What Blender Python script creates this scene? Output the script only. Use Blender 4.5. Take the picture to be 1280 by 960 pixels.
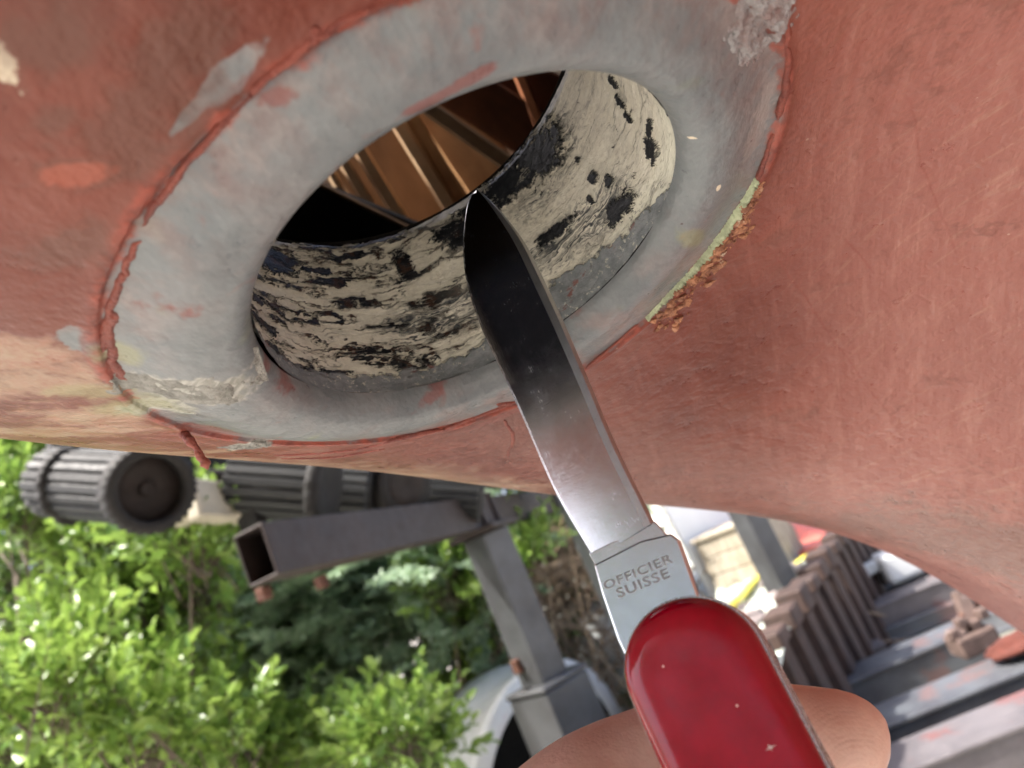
import bpy, bmesh, math, random
import numpy as np
from mathutils import Matrix, Vector, noise as mnoise

for o in list(bpy.data.objects): bpy.data.objects.remove(o)
scene = bpy.context.scene
COL = scene.collection
R = math.radians

# ------------------------------------------------------------------ camera
FPX, CX, CY = 950.0, 640.0, 480.0
PITCH, ROLL = R(12.0), R(24.0)
C0 = np.array([0, 0, 0.95])
FW = np.array([0, math.cos(PITCH), math.sin(PITCH)])
DN = np.array([0, math.sin(PITCH), -math.cos(PITCH)])
RH = np.array([1.0, 0, 0])
CXV = math.cos(ROLL)*RH + math.sin(ROLL)*DN        # picture right, in the world
CYV = -math.sin(ROLL)*RH + math.cos(ROLL)*DN       # picture down, in the world
cam = bpy.data.cameras.new('camera')
cam.sensor_width = 36; cam.lens = FPX/1280*36
cam.clip_start = 0.004; cam.clip_end = 400
cam.dof.use_dof = True; cam.dof.focus_distance = 0.150; cam.dof.aperture_fstop = cam.lens/1.25
cam.dof.aperture_blades = 0
camo = bpy.data.objects.new('camera', cam); COL.objects.link(camo); scene.camera = camo
def mat4(x, y, z, o):
    m = Matrix.Identity(4)
    for i, c in enumerate((x, y, z, o)):
        for k in range(3): m[k][i] = float(c[k])
    return m
camo.matrix_world = mat4(CXV, -CYV, -FW, C0)

# ------------------------------------------------------------------ sky, sun, exposure
SUN_EL, SUN_AZ = R(60), R(-102)      # azimuth measured from +Y towards +X
w = bpy.data.worlds.new('World'); scene.world = w; w.use_nodes = True
nt = w.node_tree; bg = nt.nodes['Background']
sky = nt.nodes.new('ShaderNodeTexSky'); sky.sky_type = 'NISHITA'; sky.sun_disc = False
sky.sun_elevation = SUN_EL; sky.sun_rotation = SUN_AZ
sky.air_density = .55; sky.dust_density = 5.0; sky.ozone_density = .4
nt.links.new(sky.outputs[0], bg.inputs[0]); bg.inputs[1].default_value = 0.15
sl = bpy.data.lights.new('sun', 'SUN'); sl.energy = 3.0; sl.angle = R(2.0); sl.color = (1, .96, .9)
so = bpy.data.objects.new('sun', sl); COL.objects.link(so)
sd = Vector((math.sin(SUN_AZ)*math.cos(SUN_EL), math.cos(SUN_AZ)*math.cos(SUN_EL), math.sin(SUN_EL)))
so.rotation_euler = sd.to_track_quat('Z', 'Y').to_euler(); so.location = (0, 0, 12)
cy = scene.cycles; cy.max_bounces = 5; cy.diffuse_bounces = 3; cy.glossy_bounces = 3; cy.transmission_bounces = 2; cy.transparent_max_bounces = 4
cy.caustics_reflective = False; cy.caustics_refractive = False; cy.use_adaptive_sampling = True; cy.adaptive_threshold = .025
vs = scene.view_settings
vs.view_transform = 'Standard'; vs.look = 'None'; vs.gamma = 1; vs.exposure = 1.95; vs.use_curve_mapping = False

# ------------------------------------------------------------------ helpers: points
def ray(px, py): return (px-CX)/FPX*CXV + (py-CY)/FPX*CYV + FW
def P(px, py, z): return C0 + z*ray(px, py)
def G(px, py, zw):
    d = ray(px, py); return C0 + d*((zw-C0[2])/d[2])
def unit(a): a = np.asarray(a, float); return a/np.linalg.norm(a)
def c2w(a): return a[0]*CXV + a[1]*CYV + a[2]*FW
rng = np.random.default_rng(7); random.seed(7)

# ------------------------------------------------------------------ helpers: objects
def link(o, parent=None):
    COL.objects.link(o)
    if parent is not None: o.parent = parent
    return o
def tag(o, label=None, cat=None, group=None, kind=None):
    if label: o['label'] = label
    if cat: o['category'] = cat
    if group: o['group'] = group
    if kind: o['kind'] = kind
    return o
def empty(name, loc=(0, 0, 0), m=None):
    o = bpy.data.objects.new(name, None); o.empty_display_size = .05
    if m is not None: o.matrix_world = m
    else: o.location = loc
    return link(o)
def mesh(name, verts, faces, mat, parent=None, smooth=False, off=None):
    me = bpy.data.meshes.new(name)
    v = np.asarray(verts, float)
    if off is not None: v = v - np.asarray(off)
    me.from_pydata(v.tolist(), [], [tuple(int(i) for i in f) for f in faces]); me.update()
    if smooth: me.polygons.foreach_set('use_smooth', [True]*len(me.polygons))
    me.materials.append(mat)
    o = bpy.data.objects.new(name, me); return link(o, parent)
def gridmesh(name, V, mat, parent=None, closed_u=False, smooth=True):
    """V: (rows, cols, 3) fast grid"""
    nr, nc = V.shape[:2]; idx = np.arange(nr*nc).reshape(nr, nc)
    nxt = np.roll(idx, -1, 1) if closed_u else idx[:, 1:]
    cur = idx if closed_u else idx[:, :-1]
    q = np.stack([cur[:-1], nxt[:-1], nxt[1:], cur[1:]], -1).reshape(-1, 4)
    return fastmesh(name, V.reshape(-1, 3), q, mat, parent, smooth)
def fastmesh(name, v, q, mat, parent=None, smooth=True):
    q = np.asarray(q); k = q.shape[1]
    me = bpy.data.meshes.new(name)
    me.vertices.add(len(v)); me.vertices.foreach_set('co', np.asarray(v, np.float32).ravel())
    me.loops.add(q.size); me.loops.foreach_set('vertex_index', q.astype(np.int32).ravel())
    me.polygons.add(len(q)); me.polygons.foreach_set('loop_start', np.arange(0, q.size, k, dtype=np.int32))
    me.polygons.foreach_set('loop_total', np.full(len(q), k, np.int32))
    me.update(calc_edges=True); me.validate()
    if smooth: me.polygons.foreach_set('use_smooth', np.ones(len(me.polygons), bool))
    me.materials.append(mat)
    return link(bpy.data.objects.new(name, me), parent)
def bevel_box(name, a, b, ax, up, hx, hy, mat, parent=None, off=None, bev=.006, seg=2):
    """box from point a to b along the axis, half sizes hx (side) and hy (up), bevelled"""
    a = np.asarray(a, float); b = np.asarray(b, float)
    ax = unit(b-a); s = unit(np.cross(ax, up)); u2 = np.cross(s, ax)
    bm = bmesh.new()
    vs_ = [bm.verts.new((p + i*hx*s + j*hy*u2 - (0 if off is None else np.asarray(off))).tolist()) for p in (a, b) for i, j in ((-1,-1),(1,-1),(1,1),(-1,1))]
    for f in ((0,1,2,3),(7,6,5,4),(0,4,5,1),(1,5,6,2),(2,6,7,3),(3,7,4,0)): bm.faces.new([vs_[k] for k in f])
    bmesh.ops.recalc_face_normals(bm, faces=bm.faces)
    if bev: bmesh.ops.bevel(bm, geom=list(bm.edges), offset=bev, segments=seg, profile=.5, affect='EDGES')
    me = bpy.data.meshes.new(name); bm.to_mesh(me); bm.free()
    me.materials.append(mat); me.polygons.foreach_set('use_smooth', [False]*len(me.polygons))
    return link(bpy.data.objects.new(name, me), parent)
def prism(name, poly, a, b, mat, parent=None, off=None, bev=0):
    """poly: Nx3 offsets; extruded from a to b"""
    poly = np.asarray(poly); n = len(poly); z = 0 if off is None else np.asarray(off)
    bm = bmesh.new()
    A = [bm.verts.new((np.asarray(a)+p-z).tolist()) for p in poly]; B = [bm.verts.new((np.asarray(b)+p-z).tolist()) for p in poly]
    bm.faces.new(A); bm.faces.new(B[::-1])
    for i in range(n): bm.faces.new((A[i], B[i], B[(i+1) % n], A[(i+1) % n]))
    bmesh.ops.recalc_face_normals(bm, faces=bm.faces)
    if bev: bmesh.ops.bevel(bm, geom=list(bm.edges), offset=bev, segments=2, profile=.5, affect='EDGES')
    me = bpy.data.meshes.new(name); bm.to_mesh(me); bm.free(); me.materials.append(mat)
    return link(bpy.data.objects.new(name, me), parent)
def tube_arrays(path, rad, seg=10, rough=0.0, seed=0, flat=None):
    path = np.asarray(path, float); n = len(path); rad = np.broadcast_to(np.asarray(rad, float), (n,))
    rg = np.random.default_rng(seed)
    t = np.gradient(path, axis=0); t /= np.linalg.norm(t, axis=1)[:, None]
    ref = np.array([.3, .2, 1.0]) if flat is None else np.asarray(flat, float)
    V = []
    for i in range(n):
        s = np.cross(t[i], ref); s /= max(np.linalg.norm(s), 1e-9); u2 = np.cross(s, t[i])
        a = np.linspace(0, 2*np.pi, seg, endpoint=False)
        rr = rad[i]*(1+rough*rg.normal(size=seg))
        V.append(path[i] + rr[:, None]*(np.cos(a)[:, None]*s + np.sin(a)[:, None]*u2))
    V = np.array(V); idx = np.arange(n*seg).reshape(n, seg); nx = np.roll(idx, -1, 1)
    F = np.stack([idx[:-1], nx[:-1], nx[1:], idx[1:]], -1).reshape(-1, 4)
    return V.reshape(-1, 3), F
def tube(name, path, rad, mat, parent=None, seg=10, rough=0.0, seed=0, flat=None, off=None):
    v, f = tube_arrays(path, rad, seg, rough, seed, flat)
    v = np.concatenate([v, np.asarray(path)[[0, -1]]]); n = len(v)
    faces = [tuple(x) for x in f]; m = n-2-seg
    faces += [((i+1) % seg, i, n-2) for i in range(seg)] + [(m+i, m+(i+1) % seg, n-1) for i in range(seg)]
    return mesh(name, v, faces, mat, parent, True, off)
def resample(pts, n):
    pts = np.asarray(pts, float); d = np.r_[0, np.cumsum(np.linalg.norm(np.diff(pts, axis=0), axis=1))]
    t = np.linspace(0, d[-1], n); return np.stack([np.interp(t, d, pts[:, k]) for k in range(pts.shape[1])], 1)
def smooth_path(pts, n):
    """Catmull-Rom through the points"""
    p = np.asarray(pts, float); p = np.vstack([2*p[0]-p[1], p, 2*p[-1]-p[-2]]); out = []
    for i in range(1, len(p)-2):
        t = np.linspace(0, 1, 12, endpoint=False)[:, None]
        out.append(.5*(2*p[i]+(p[i+1]-p[i-1])*t+(2*p[i-1]-5*p[i]+4*p[i+1]-p[i+2])*t**2+(3*p[i]-p[i-1]-3*p[i+1]+p[i+2])*t**3))
    out.append(p[-2:-1]); return resample(np.vstack(out), n)

# ------------------------------------------------------------------ helpers: node materials
class Mat:
    def __init__(s, name):
        s.m = bpy.data.materials.new(name); s.m.use_nodes = True; s.t = s.m.node_tree
        s.b = s.t.nodes['Principled BSDF']; s.o = s.t.nodes['Material Output']; s.co = None
    def n(s, typ, ins=None, **kw):
        nd = s.t.nodes.new(typ)
        for k, v in kw.items(): setattr(nd, k, v)
        for k, v in (ins or {}).items(): s.set(nd.inputs[k], v)
        return nd
    def set(s, sock, v):
        if isinstance(v, bpy.types.NodeSocket): s.t.links.new(v, sock)
        elif v is not None:
            if hasattr(sock.default_value, '__len__') and not hasattr(v, '__len__'): v = (v,)*len(sock.default_value)
            if hasattr(v, '__len__') and len(v) == 3 and len(sock.default_value) == 4: v = (*v, 1)
            sock.default_value = v
    def obj(s):
        if s.co is None: s.co = s.n('ShaderNodeTexCoord').outputs['Object']
        return s.co
    def math(s, op, a, b=None, c=None, clamp=False):
        nd = s.n('ShaderNodeMath', operation=op, use_clamp=clamp)
        for i, x in enumerate((a, b, c)):
            if x is not None: s.set(nd.inputs[i], x)
        return nd.outputs[0]
    def add(s, a, b): return s.math('ADD', a, b)
    def mul(s, a, b): return s.math('MULTIPLY', a, b)
    def sub(s, a, b): return s.math('SUBTRACT', a, b)
    def sep(s, v): return s.n('ShaderNodeSeparateXYZ', {0: v}).outputs
    def comb(s, x=0, y=0, z=0): return s.n('ShaderNodeCombineXYZ', {0: x, 1: y, 2: z}).outputs[0]
    def vmul(s, v, k):
        nd = s.n('ShaderNodeVectorMath', operation='MULTIPLY'); s.set(nd.inputs[0], v); s.set(nd.inputs[1], k); return nd.outputs[0]
    def vadd(s, v, k):
        nd = s.n('ShaderNodeVectorMath', operation='ADD'); s.set(nd.inputs[0], v); s.set(nd.inputs[1], k); return nd.outputs[0]
    def noise(s, v, scale, detail=4, rough=.55, dist=0, col=False):
        nd = s.n('ShaderNodeTexNoise', {'Vector': v, 'Scale': scale, 'Detail': detail, 'Roughness': rough, 'Distortion': dist})
        return nd.outputs[1 if col else 0]
    def step(s, v, a, b, lo=0., hi=1., smooth=True):
        nd = s.n('ShaderNodeMapRange', {'Value': v, 'From Min': a, 'From Max': b, 'To Min': lo, 'To Max': hi})
        nd.interpolation_type = 'SMOOTHSTEP' if smooth else 'LINEAR'; nd.clamp = True
        return nd.outputs[0]
    def mix(s, f, a, b, blend='MIX'):
        nd = s.n('ShaderNodeMix', data_type='RGBA', blend_type=blend)
        s.set(nd.inputs[0], f); s.set(nd.inputs[6], a); s.set(nd.inputs[7], b); return nd.outputs[2]
    def fmix(s, f, a, b):
        nd = s.n('ShaderNodeMix', data_type='FLOAT'); s.set(nd.inputs[0], f); s.set(nd.inputs[2], a); s.set(nd.inputs[3], b); return nd.outputs[0]
    def maxi(s, a, b): return s.math('MAXIMUM', a, b)
    def bump(s, h, dist=.001, strength=1., normal=None):
        nd = s.n('ShaderNodeBump', {'Height': h, 'Distance': dist, 'Strength': strength})
        if normal is not None: s.set(nd.inputs['Normal'], normal)
        return nd.outputs[0]
    def fin(s, col=None, rough=None, metal=None, spec=None, normal=None, **kw):
        for k, v in (('Base Color', col), ('Roughness', rough), ('Metallic', metal), ('Specular IOR Level', spec), ('Normal', normal)):
            if v is not None: s.set(s.b.inputs[k], v)
        for k, v in kw.items(): s.set(s.b.inputs[k.replace('_', ' ')], v)
        return s.m
def plain(name, col, rough=.6, metal=0., var=.25, scale=30., bump=.0006, bscale=120., col2=None, spec=.4, spot=None):
    """painted or weathered surface: two tones by noise, fine relief, uneven gloss"""
    m = Mat(name); p = m.obj()
    a = m.noise(p, scale, 6, .6); b = m.noise(p, scale*4.3, 5, .65)
    c2 = col2 or tuple(x*(1-var) for x in col)
    c = m.mix(m.step(m.add(m.mul(a, .7), m.mul(b, .3)), .35, .65), c2, col)
    if spot: c = m.mix(m.step(m.noise(p, scale*.6, 8, .7), .58, .66), c, spot)
    h = m.noise(p, bscale, 6, .6)
    return m.fin(c, m.step(b, .2, .8, rough-.12, rough+.12), metal, spec, m.bump(h, bump, .8))

# ================================================================== THE BOAT
HC = np.array([-0.00562717, -0.02108625, 0.13453522])            # hole centre, camera axes
HN = unit([-0.43952407, -0.80535767, 0.39776578])                # bore axis, into the boat
HV = unit(np.array([0, 0, 1.]) - HN*HN[2]); HU = np.cross(HV, HN)
BOAT_M = mat4(c2w(HU), c2w(HV), c2w(HN), C0 + c2w(HC))
CAML = np.array([-(HC@HU), -(HC@HV), -(HC@HN)])                   # camera in hull axes
EX = [(i, j) for i in range(7) for j in range(7-i)]
CO = np.array([-0.00239331, 0.000838391, -0.00214491, -0.0123755, 0.00650605, 0.00210276, -0.000942041, 0.0061946, -0.000986591, -0.0307716, -0.00210615, 0.00330488, -4.98675e-05, 0.0119168, 0.00463587, 0.00524552, 0.000915443, -0.000411753, -0.0273401, -0.00692767, 0.0004518, 0.000232487, -0.00462499, -0.00161565, -0.000201241, 0.00315347, 0.000792057, -0.000159709])
UL, UR, VL, VR = -.16, .215, -.13, .215
def _poly(U, V):
    U = U/.1; V = V/.1; w = 0; gu = 0; gv = 0
    pu = [np.ones_like(U)]; pv = [np.ones_like(V)]
    for i in range(6): pu.append(pu[-1]*U); pv.append(pv[-1]*V)
    for (i, j), c in zip(EX, CO):
        w = w + c*pu[i]*pv[j]
        if i: gu = gu + c*i*pu[i-1]*pv[j]/.1
        if j: gv = gv + c*j*pv[j-1]*pu[i]/.1
    return w, gu, gv
def sat(x, s): return s*(1-np.exp(-x/s))
def hull_w(U, V):
    U = np.asarray(U, float); V = np.asarray(V, float)
    uc, vc = np.clip(U, UL, UR), np.clip(V, VL, VR)
    w, gu, gv = _poly(uc, vc)
    du = np.where(U > uc, sat(np.maximum(U-UR, 0), .05), -sat(np.maximum(UL-U, 0), .25))
    dv = np.where(V < vc, -sat(np.maximum(VL-V, 0), .035), V-vc)
    return w + gu*du + np.clip(gv, -.9, 1.2)*dv + 1.3*np.maximum(V-VR, 0)**2
RING0 = -.0046
def ring_r(th):                         # outer edge of the primed ring, metres
    return .0590 + .0030*np.cos(2*th) - .0018*np.cos(th) + .0030*np.sin(th)*np.abs(np.cos(th))
def sstep(x, a, b): t = np.clip((x-a)/(b-a), 0, 1); return t*t*(3-2*t)
def skin_w(U, V):
    r = np.hypot(U, V); th = np.arctan2(V, U); Ro = ring_r(th)
    wh = hull_w(U, V); flat = RING0 + .0006
    k = sstep(r, .0465, Ro)
    inner = flat*(1-k) + (wh+.0005)*k
    return np.where(r < Ro, inner, wh)*1.0 + 0 - .0005*np.exp(-((r-Ro-.0012)/.0012)**2)
def ldir(px, py):
    d = np.array([(px-CX)/FPX, (py-CY)/FPX, 1.0]); return np.array([d@HU, d@HV, d@HN])
def hull_hit(px, py, lift=0.):
    d = ldir(px, py); t = np.linspace(.04, .7, 6000); p = CAML + t[:, None]*d
    s = p[:, 2] - skin_w(p[:, 0], p[:, 1]); i = np.where((s[:-1] < 0) & (s[1:] >= 0))[0]
    i = i[0] if len(i) else int(np.argmin(np.abs(s)))
    q = p[i].copy(); q[2] -= lift; return q
RB = .040; DEPTH = .045
def bore_hit(px, py):
    d = ldir(px, py); o = CAML
    a = d[0]**2+d[1]**2; b = 2*(o[0]*d[0]+o[1]*d[1]); c = o[0]**2+o[1]**2-RB**2
    t = (-b+math.sqrt(max(b*b-4*a*c, 0)))/(2*a); p = o+t*d
    return math.atan2(p[0], p[1])*RB*1000, p[2]*1000      # arc (mm), depth (mm)

boat = empty('boat', m=BOAT_M)
tag(boat, 'boat with worn, weathered red hull paint and a round hole through its bottom', 'boat')

# ---- hull material -------------------------------------------------
def blob(m, x, y, px, py, wpx, hpx, nz, amp=.5, soft=.25, rot=0., hit=None):
    """irregular patch on the hull at the point seen at a pixel; size in mm"""
    q = hull_hit(px, py) if hit is None else hit
    X = m.sub(x, q[0]*1000); Y = m.sub(y, q[1]*1000)
    if rot:
        c, s = math.cos(R(rot)), math.sin(R(rot))
        X, Y = m.add(m.mul(X, c), m.mul(Y, s)), m.sub(m.mul(Y, c), m.mul(X, s))
    d = m.math('SQRT', m.add(m.math('POWER', m.mul(X, 1/wpx), 2), m.math('POWER', m.mul(Y, 1/hpx), 2)))
    d = m.add(d, m.mul(m.sub(nz, .5), amp*2))
    return m.step(d, 1+soft, 1-soft)
PATCH = {'smear': [(292, 88, 5.6, 1.3, -16), (240, 140, 4.5, .6, -20), (100, 425, 3.0, 3.4, 0)],
 'redspot': [(355, 120, 2.8, 1.0, 12), (372, 490, 2.2, 2.6, 0), (350, 470, 3.2, 1.2, 30), (640, 515, 9, 1.6, 0), (215, 385, 4, 3, 0), (560, 500, 5, 1.0, 10), (250, 545, 7, 5, 0), (540, 128, 7, .8, 0)],
 'filler': [(232, 490, 10.5, 5.0, 20), (312, 557, 5.0, 3.6, 10), (195, 505, 6, 4, 0)],
 'olive': [(120, 490, 9, 3.5, 20), (160, 510, 7, 4, 0), (150, 440, 3, 3, 0), (870, 300, 2, 6, -30)],
 'chipped': [(945, 160, 3.0, 10.5, 8)],
 'smudge_shade': [(120, 215, 6, 2.2, 15), (165, 165, 7, 4, 0), (185, 120, 6, 4, 0), (75, 150, 3, 1.5, 0), (60, 60, 6, 3, 0), (230, 60, 5, 3, -20), (110, 300, 6, 3, 0), (1240, 690, 50, 20, -30)],  # brown smudges; the big lower-right one paints in the shade there
 'lightened': [(30, 480, 16, 7, 20), (120, 520, 14, 5, 10), (60, 540, 20, 4, 10), (0, 450, 10, 5, 0), (230, 566, 10, 2, 0), (330, 578, 16, 3, 15), (470, 590, 18, 4, 15), (600, 605, 18, 5, 10)]}  # cream dabs paint grazing light along the lower edge
def patch_field(key, U, V):
    d = np.full(U.shape, 9.0)
    for (px, py, a, b, rot) in PATCH[key]:
        q = hull_hit(px, py)*1000; X = U*1000-q[0]; Y = V*1000-q[1]; c, s_ = math.cos(R(rot)), math.sin(R(rot))
        d = np.minimum(d, np.hypot((X*c+Y*s_)/a, (Y*c-X*s_)/b))
    return d
def hull_material():
    m = Mat('worn_red_hull_paint'); p = m.vmul(m.obj(), (1000, 1000, 1000)); xyz = m.sep(p); x, y = xyz[0], xyz[1]
    r = m.math('SQRT', m.add(m.mul(x, x), m.mul(y, y)))
    cth = m.math('DIVIDE', x, r); c2 = m.sub(m.mul(m.mul(cth, cth), 2), 1)
    sth = m.math('DIVIDE', y, r); ro = m.add(m.sub(m.add(59.0, m.mul(c2, 3.0)), m.mul(cth, 1.8)), m.mul(m.mul(sth, m.math('ABSOLUTE', cth)), 3.0))
    big = m.noise(p, .018, 5, .55); mid = m.noise(p, .07, 4, .6); fine = m.noise(p, .28, 5, .65); micro = m.noise(p, 1.3, 3, .6)
    # streaks running fore and aft of the brush, fanning across the hull
    st = m.noise(m.vmul(m.vadd(p, m.vmul(m.noise(p, .02, 2, .5, col=True), (12, 12, 0))), (.30, .016, .1)), 1., 4, .6)
    st2 = m.noise(m.vmul(p, (1.1, .03, .2)), 1., 3, .6)
    st3 = m.noise(m.vmul(m.n('ShaderNodeVectorRotate', {'Vector': p, 'Angle': R(-38)}, rotation_type='Z_AXIS').outputs[0], (.6, .05, .2)), 1., 5, .62)
    pn = m.add(m.mul(m.noise(p, .16, 4, .62), .55), m.mul(m.add(m.mul(m.sub(fine, .5), 1.5), .5), .45))
    def patch(key, amp, soft, nz=None): return m.step(m.add(m.n('ShaderNodeAttribute', attribute_name=key).outputs['Fac'], m.add(m.mul(m.sub(nz or pn, .5), amp*1.6), m.mul(m.sub(mid, .5), amp*2.2))), 1+soft, 1-soft)
    red = m.mix(m.step(big, .32, .68), (.115, .030, .019), (.185, .050, .032))
    red = m.mix(m.step(mid, .45, .75, 0, .55), red, (.155, .056, .038))
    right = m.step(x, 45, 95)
    red = m.mix(m.mul(right, .75), red, (.300, .115, .092))  # right side pinker and paler, the brighter light there put into the red
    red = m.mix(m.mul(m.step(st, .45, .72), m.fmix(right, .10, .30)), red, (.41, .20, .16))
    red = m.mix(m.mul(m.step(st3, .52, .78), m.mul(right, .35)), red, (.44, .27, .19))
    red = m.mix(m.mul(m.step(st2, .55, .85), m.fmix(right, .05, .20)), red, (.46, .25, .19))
    red = m.mix(m.mul(m.step(mid, .56, .68), m.step(fine, .45, .6, 0, .5)), red, (.15, .05, .035))
    # worn band low on the far left turn: grazing light painted as cream
    lightened = m.step(m.add(m.add(m.mul(y, .5), m.mul(x, -.75)), m.mul(m.sub(mid, .5), 60)), 62, 100)
    lightened = m.mul(lightened, m.step(m.add(r, m.mul(m.sub(mid, .5), 60)), 210, 130))
    red = m.mix(m.mul(lightened, .7), red, m.mix(m.step(fine, .35, .65), (.36, .20, .135), (.45, .36, .25)))
    red = m.mix(m.mul(patch('lightened', 1.4, .45), .6), red, m.mix(m.step(fine, .35, .65), (.36, .20, .135), (.45, .37, .26)))
    # primer ring
    grey = m.mix(m.step(mid, .35, .65), (.140, .156, .163), (.172, .187, .192))
    grey = m.mix(m.step(fine, .5, .75, 0, .3), grey, (.24, .25, .252))
    low = m.step(m.add(y, m.mul(m.sub(big, .5), 40)), 18, 52)
    tint = m.math('MULTIPLY', m.step(m.noise(p, .055, 4, .62), .46, .66), m.fmix(low, .10, .42))
    grey = m.mix(tint, grey, (.33, .165, .13))
    grey = m.mix(m.step(m.noise(p, .09, 4, .6, .4), .64, .74, 0, .5), grey, (.235, .075, .055))
    grey = m.mix(m.step(m.noise(m.vadd(p, (91, 7, 3)), .05, 3, .6), .62, .75, 0, .55), grey, (.20, .22, .13))
    stain = m.mul(m.step(m.sub(r, ro), -13, -1), m.step(m.noise(m.vmul(m.comb(r, m.mul(m.math('ARCTAN2', y, x), 45.), 0), (.10, .16, 1)), 1., 5, .65), .42, .62))
    grey = m.mix(m.mul(stain, .34), grey, m.mix(m.step(fine, .4, .6), (.20, .075, .055), (.31, .21, .18)))
    edge = m.add(m.sub(r, ro), m.add(m.mul(m.sub(mid, .5), 2.6), m.mul(m.sub(fine, .5), 3.0)))
    ringm = m.step(edge, .55, -.55)
    # smears of primer outside the ring and of red inside it
    ringm = m.maxi(ringm, patch('smear', .9, .12))
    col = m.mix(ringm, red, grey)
    band_ = m.step(m.math('ABSOLUTE', m.add(m.sub(r, m.add(ro, .6)), m.mul(m.sub(pn, .5), 5.0))), 1.9, .7)
    col = m.mix(m.mul(band_, m.step(mid, .38, .56, .25, .9)), col, m.mix(m.step(fine, .4, .62), (.13, .032, .022), (.27, .066, .044)))
    col = m.mix(m.mul(patch('redspot', 1.5, .35), .6), col, (.20, .046, .034))
    # scraped pale filler patches
    scr = m.noise(m.vmul(m.n('ShaderNodeVectorRotate', {'Vector': p, 'Angle': R(35)}, rotation_type='Z_AXIS').outputs[0], (.25, 1.1, .3)), 1., 6, .65)
    pal = m.mix(m.step(scr, .38, .6), (.19, .19, .165), (.36, .355, .32))
    col = m.mix(patch('filler', .8, .15), col, pal)
    col = m.mix(m.mul(patch('olive', 1.0, .4), .55), col, (.26, .26, .13))
    col = m.mix(m.mul(patch('chipped', 1.4, .2), .45), col, (.36, .32, .30))
    for (px, py, a, b) in ((0, 82, 1.5, 1.8), (870, 180, .6, .35), (898, 236, .45, .7)):
        col = m.mix(blob(m, x, y, px, py, a, b, fine, 2.2, .2), col, (.66, .58, .44))
    col = m.mix(m.mul(patch('smudge_shade', 1.3, .6), .6), col, (.105, .052, .038))
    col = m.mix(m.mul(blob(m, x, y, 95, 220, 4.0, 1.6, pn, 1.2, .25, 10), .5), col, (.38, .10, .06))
    # loose flecks, pin scratches
    vor = m.n('ShaderNodeTexVoronoi', {'Vector': p, 'Scale': .11, 'Randomness': 1}); 
    col = m.mix(m.step(m.add(vor.outputs['Distance'], m.mul(fine, .08)), .070, .055, 0, .35), col, (.52, .42, .32))
    vor2 = m.n('ShaderNodeTexVoronoi', {'Vector': m.vadd(p, (33, 71, 5)), 'Scale': .06, 'Randomness': 1})
    col = m.mix(m.step(m.add(vor2.outputs['Distance'], m.mul(fine, .05)), .045, .035, 0, .9), col, (.04, .02, .015))
    # scored lines on the right
    sc = 0
    for (a, b) in (((965, 315), (1115, 525)), ((1050, 290), (1095, 345)), ((1135, 120), (1200, 330))):
        A = hull_hit(*a)*1000; B = hull_hit(*b)*1000; d = unit((B-A)[:2]); L = float(np.linalg.norm((B-A)[:2]))
        X = m.sub(x, A[0]); Y = m.sub(y, A[1])
        al = m.add(m.mul(X, d[0]), m.mul(Y, d[1])); pe = m.math('ABSOLUTE', m.add(m.sub(m.mul(Y, d[0]), m.mul(X, d[1])), m.mul(m.sub(mid, .5), 3)))
        k = m.mul(m.step(pe, .42, .05), m.mul(m.step(al, -2, 4), m.step(al, L+2, L-4)))
        sc = k if sc == 0 else m.maxi(sc, k)
    col = m.mix(m.mul(sc, .35), col, (.20, .045, .03))
    h = m.add(m.mul(mid, .9), m.add(m.mul(fine, .28), m.mul(micro, .05)))
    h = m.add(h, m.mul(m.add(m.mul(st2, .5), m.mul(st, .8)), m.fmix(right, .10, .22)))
    rough = m.step(m.add(m.mul(fine, .6), m.mul(mid, .4)), .3, .7, .26, .44)
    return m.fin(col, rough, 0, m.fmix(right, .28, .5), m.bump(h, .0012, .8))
M_HULL = hull_material()

# ---- outer skin: polar sheet round the hole -------------------------
NA = 960
th = np.linspace(-math.pi, math.pi, NA, endpoint=False)
rows = []
for a in np.linspace(0, 90, 9)[:-1]:
    lr = .005
    rr = RB + lr - lr*math.cos(R(a)); rows.append(np.stack([rr*np.cos(th), rr*np.sin(th), np.full(NA, RING0+.0006+lr-lr*math.sin(R(a)))], 1))
def outer_r(th):           # plan of the hull's edge
    return (np.abs(np.cos(th)/np.where(np.cos(th) > 0, .75, .95))**2.6 + np.abs(np.sin(th)/np.where(np.sin(th) > 0, .80, .86))**2.6)**(-1/2.6)
rlist = np.r_[np.linspace(.045, .072, 72), np.linspace(.0724, .12, 70)[1:]]
for rr in rlist:
    U, V = rr*np.cos(th), rr*np.sin(th); rows.append(np.stack([U, V, skin_w(U, V)], 1))
for k in np.linspace(0, 1, 70)[1:]:
    rr = .12 + (outer_r(th)-.12)*k**2.2
    U, V = rr*np.cos(th), rr*np.sin(th); rows.append(np.stack([U, V, skin_w(U, V)], 1))
OUT = np.array(rows)
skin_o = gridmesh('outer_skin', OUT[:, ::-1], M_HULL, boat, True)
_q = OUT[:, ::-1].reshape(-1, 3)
for key in PATCH: skin_o.data.attributes.new(key, 'FLOAT', 'POINT').data.foreach_set('value', patch_field(key, _q[:, 0], _q[:, 1]).astype(np.float32))

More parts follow.
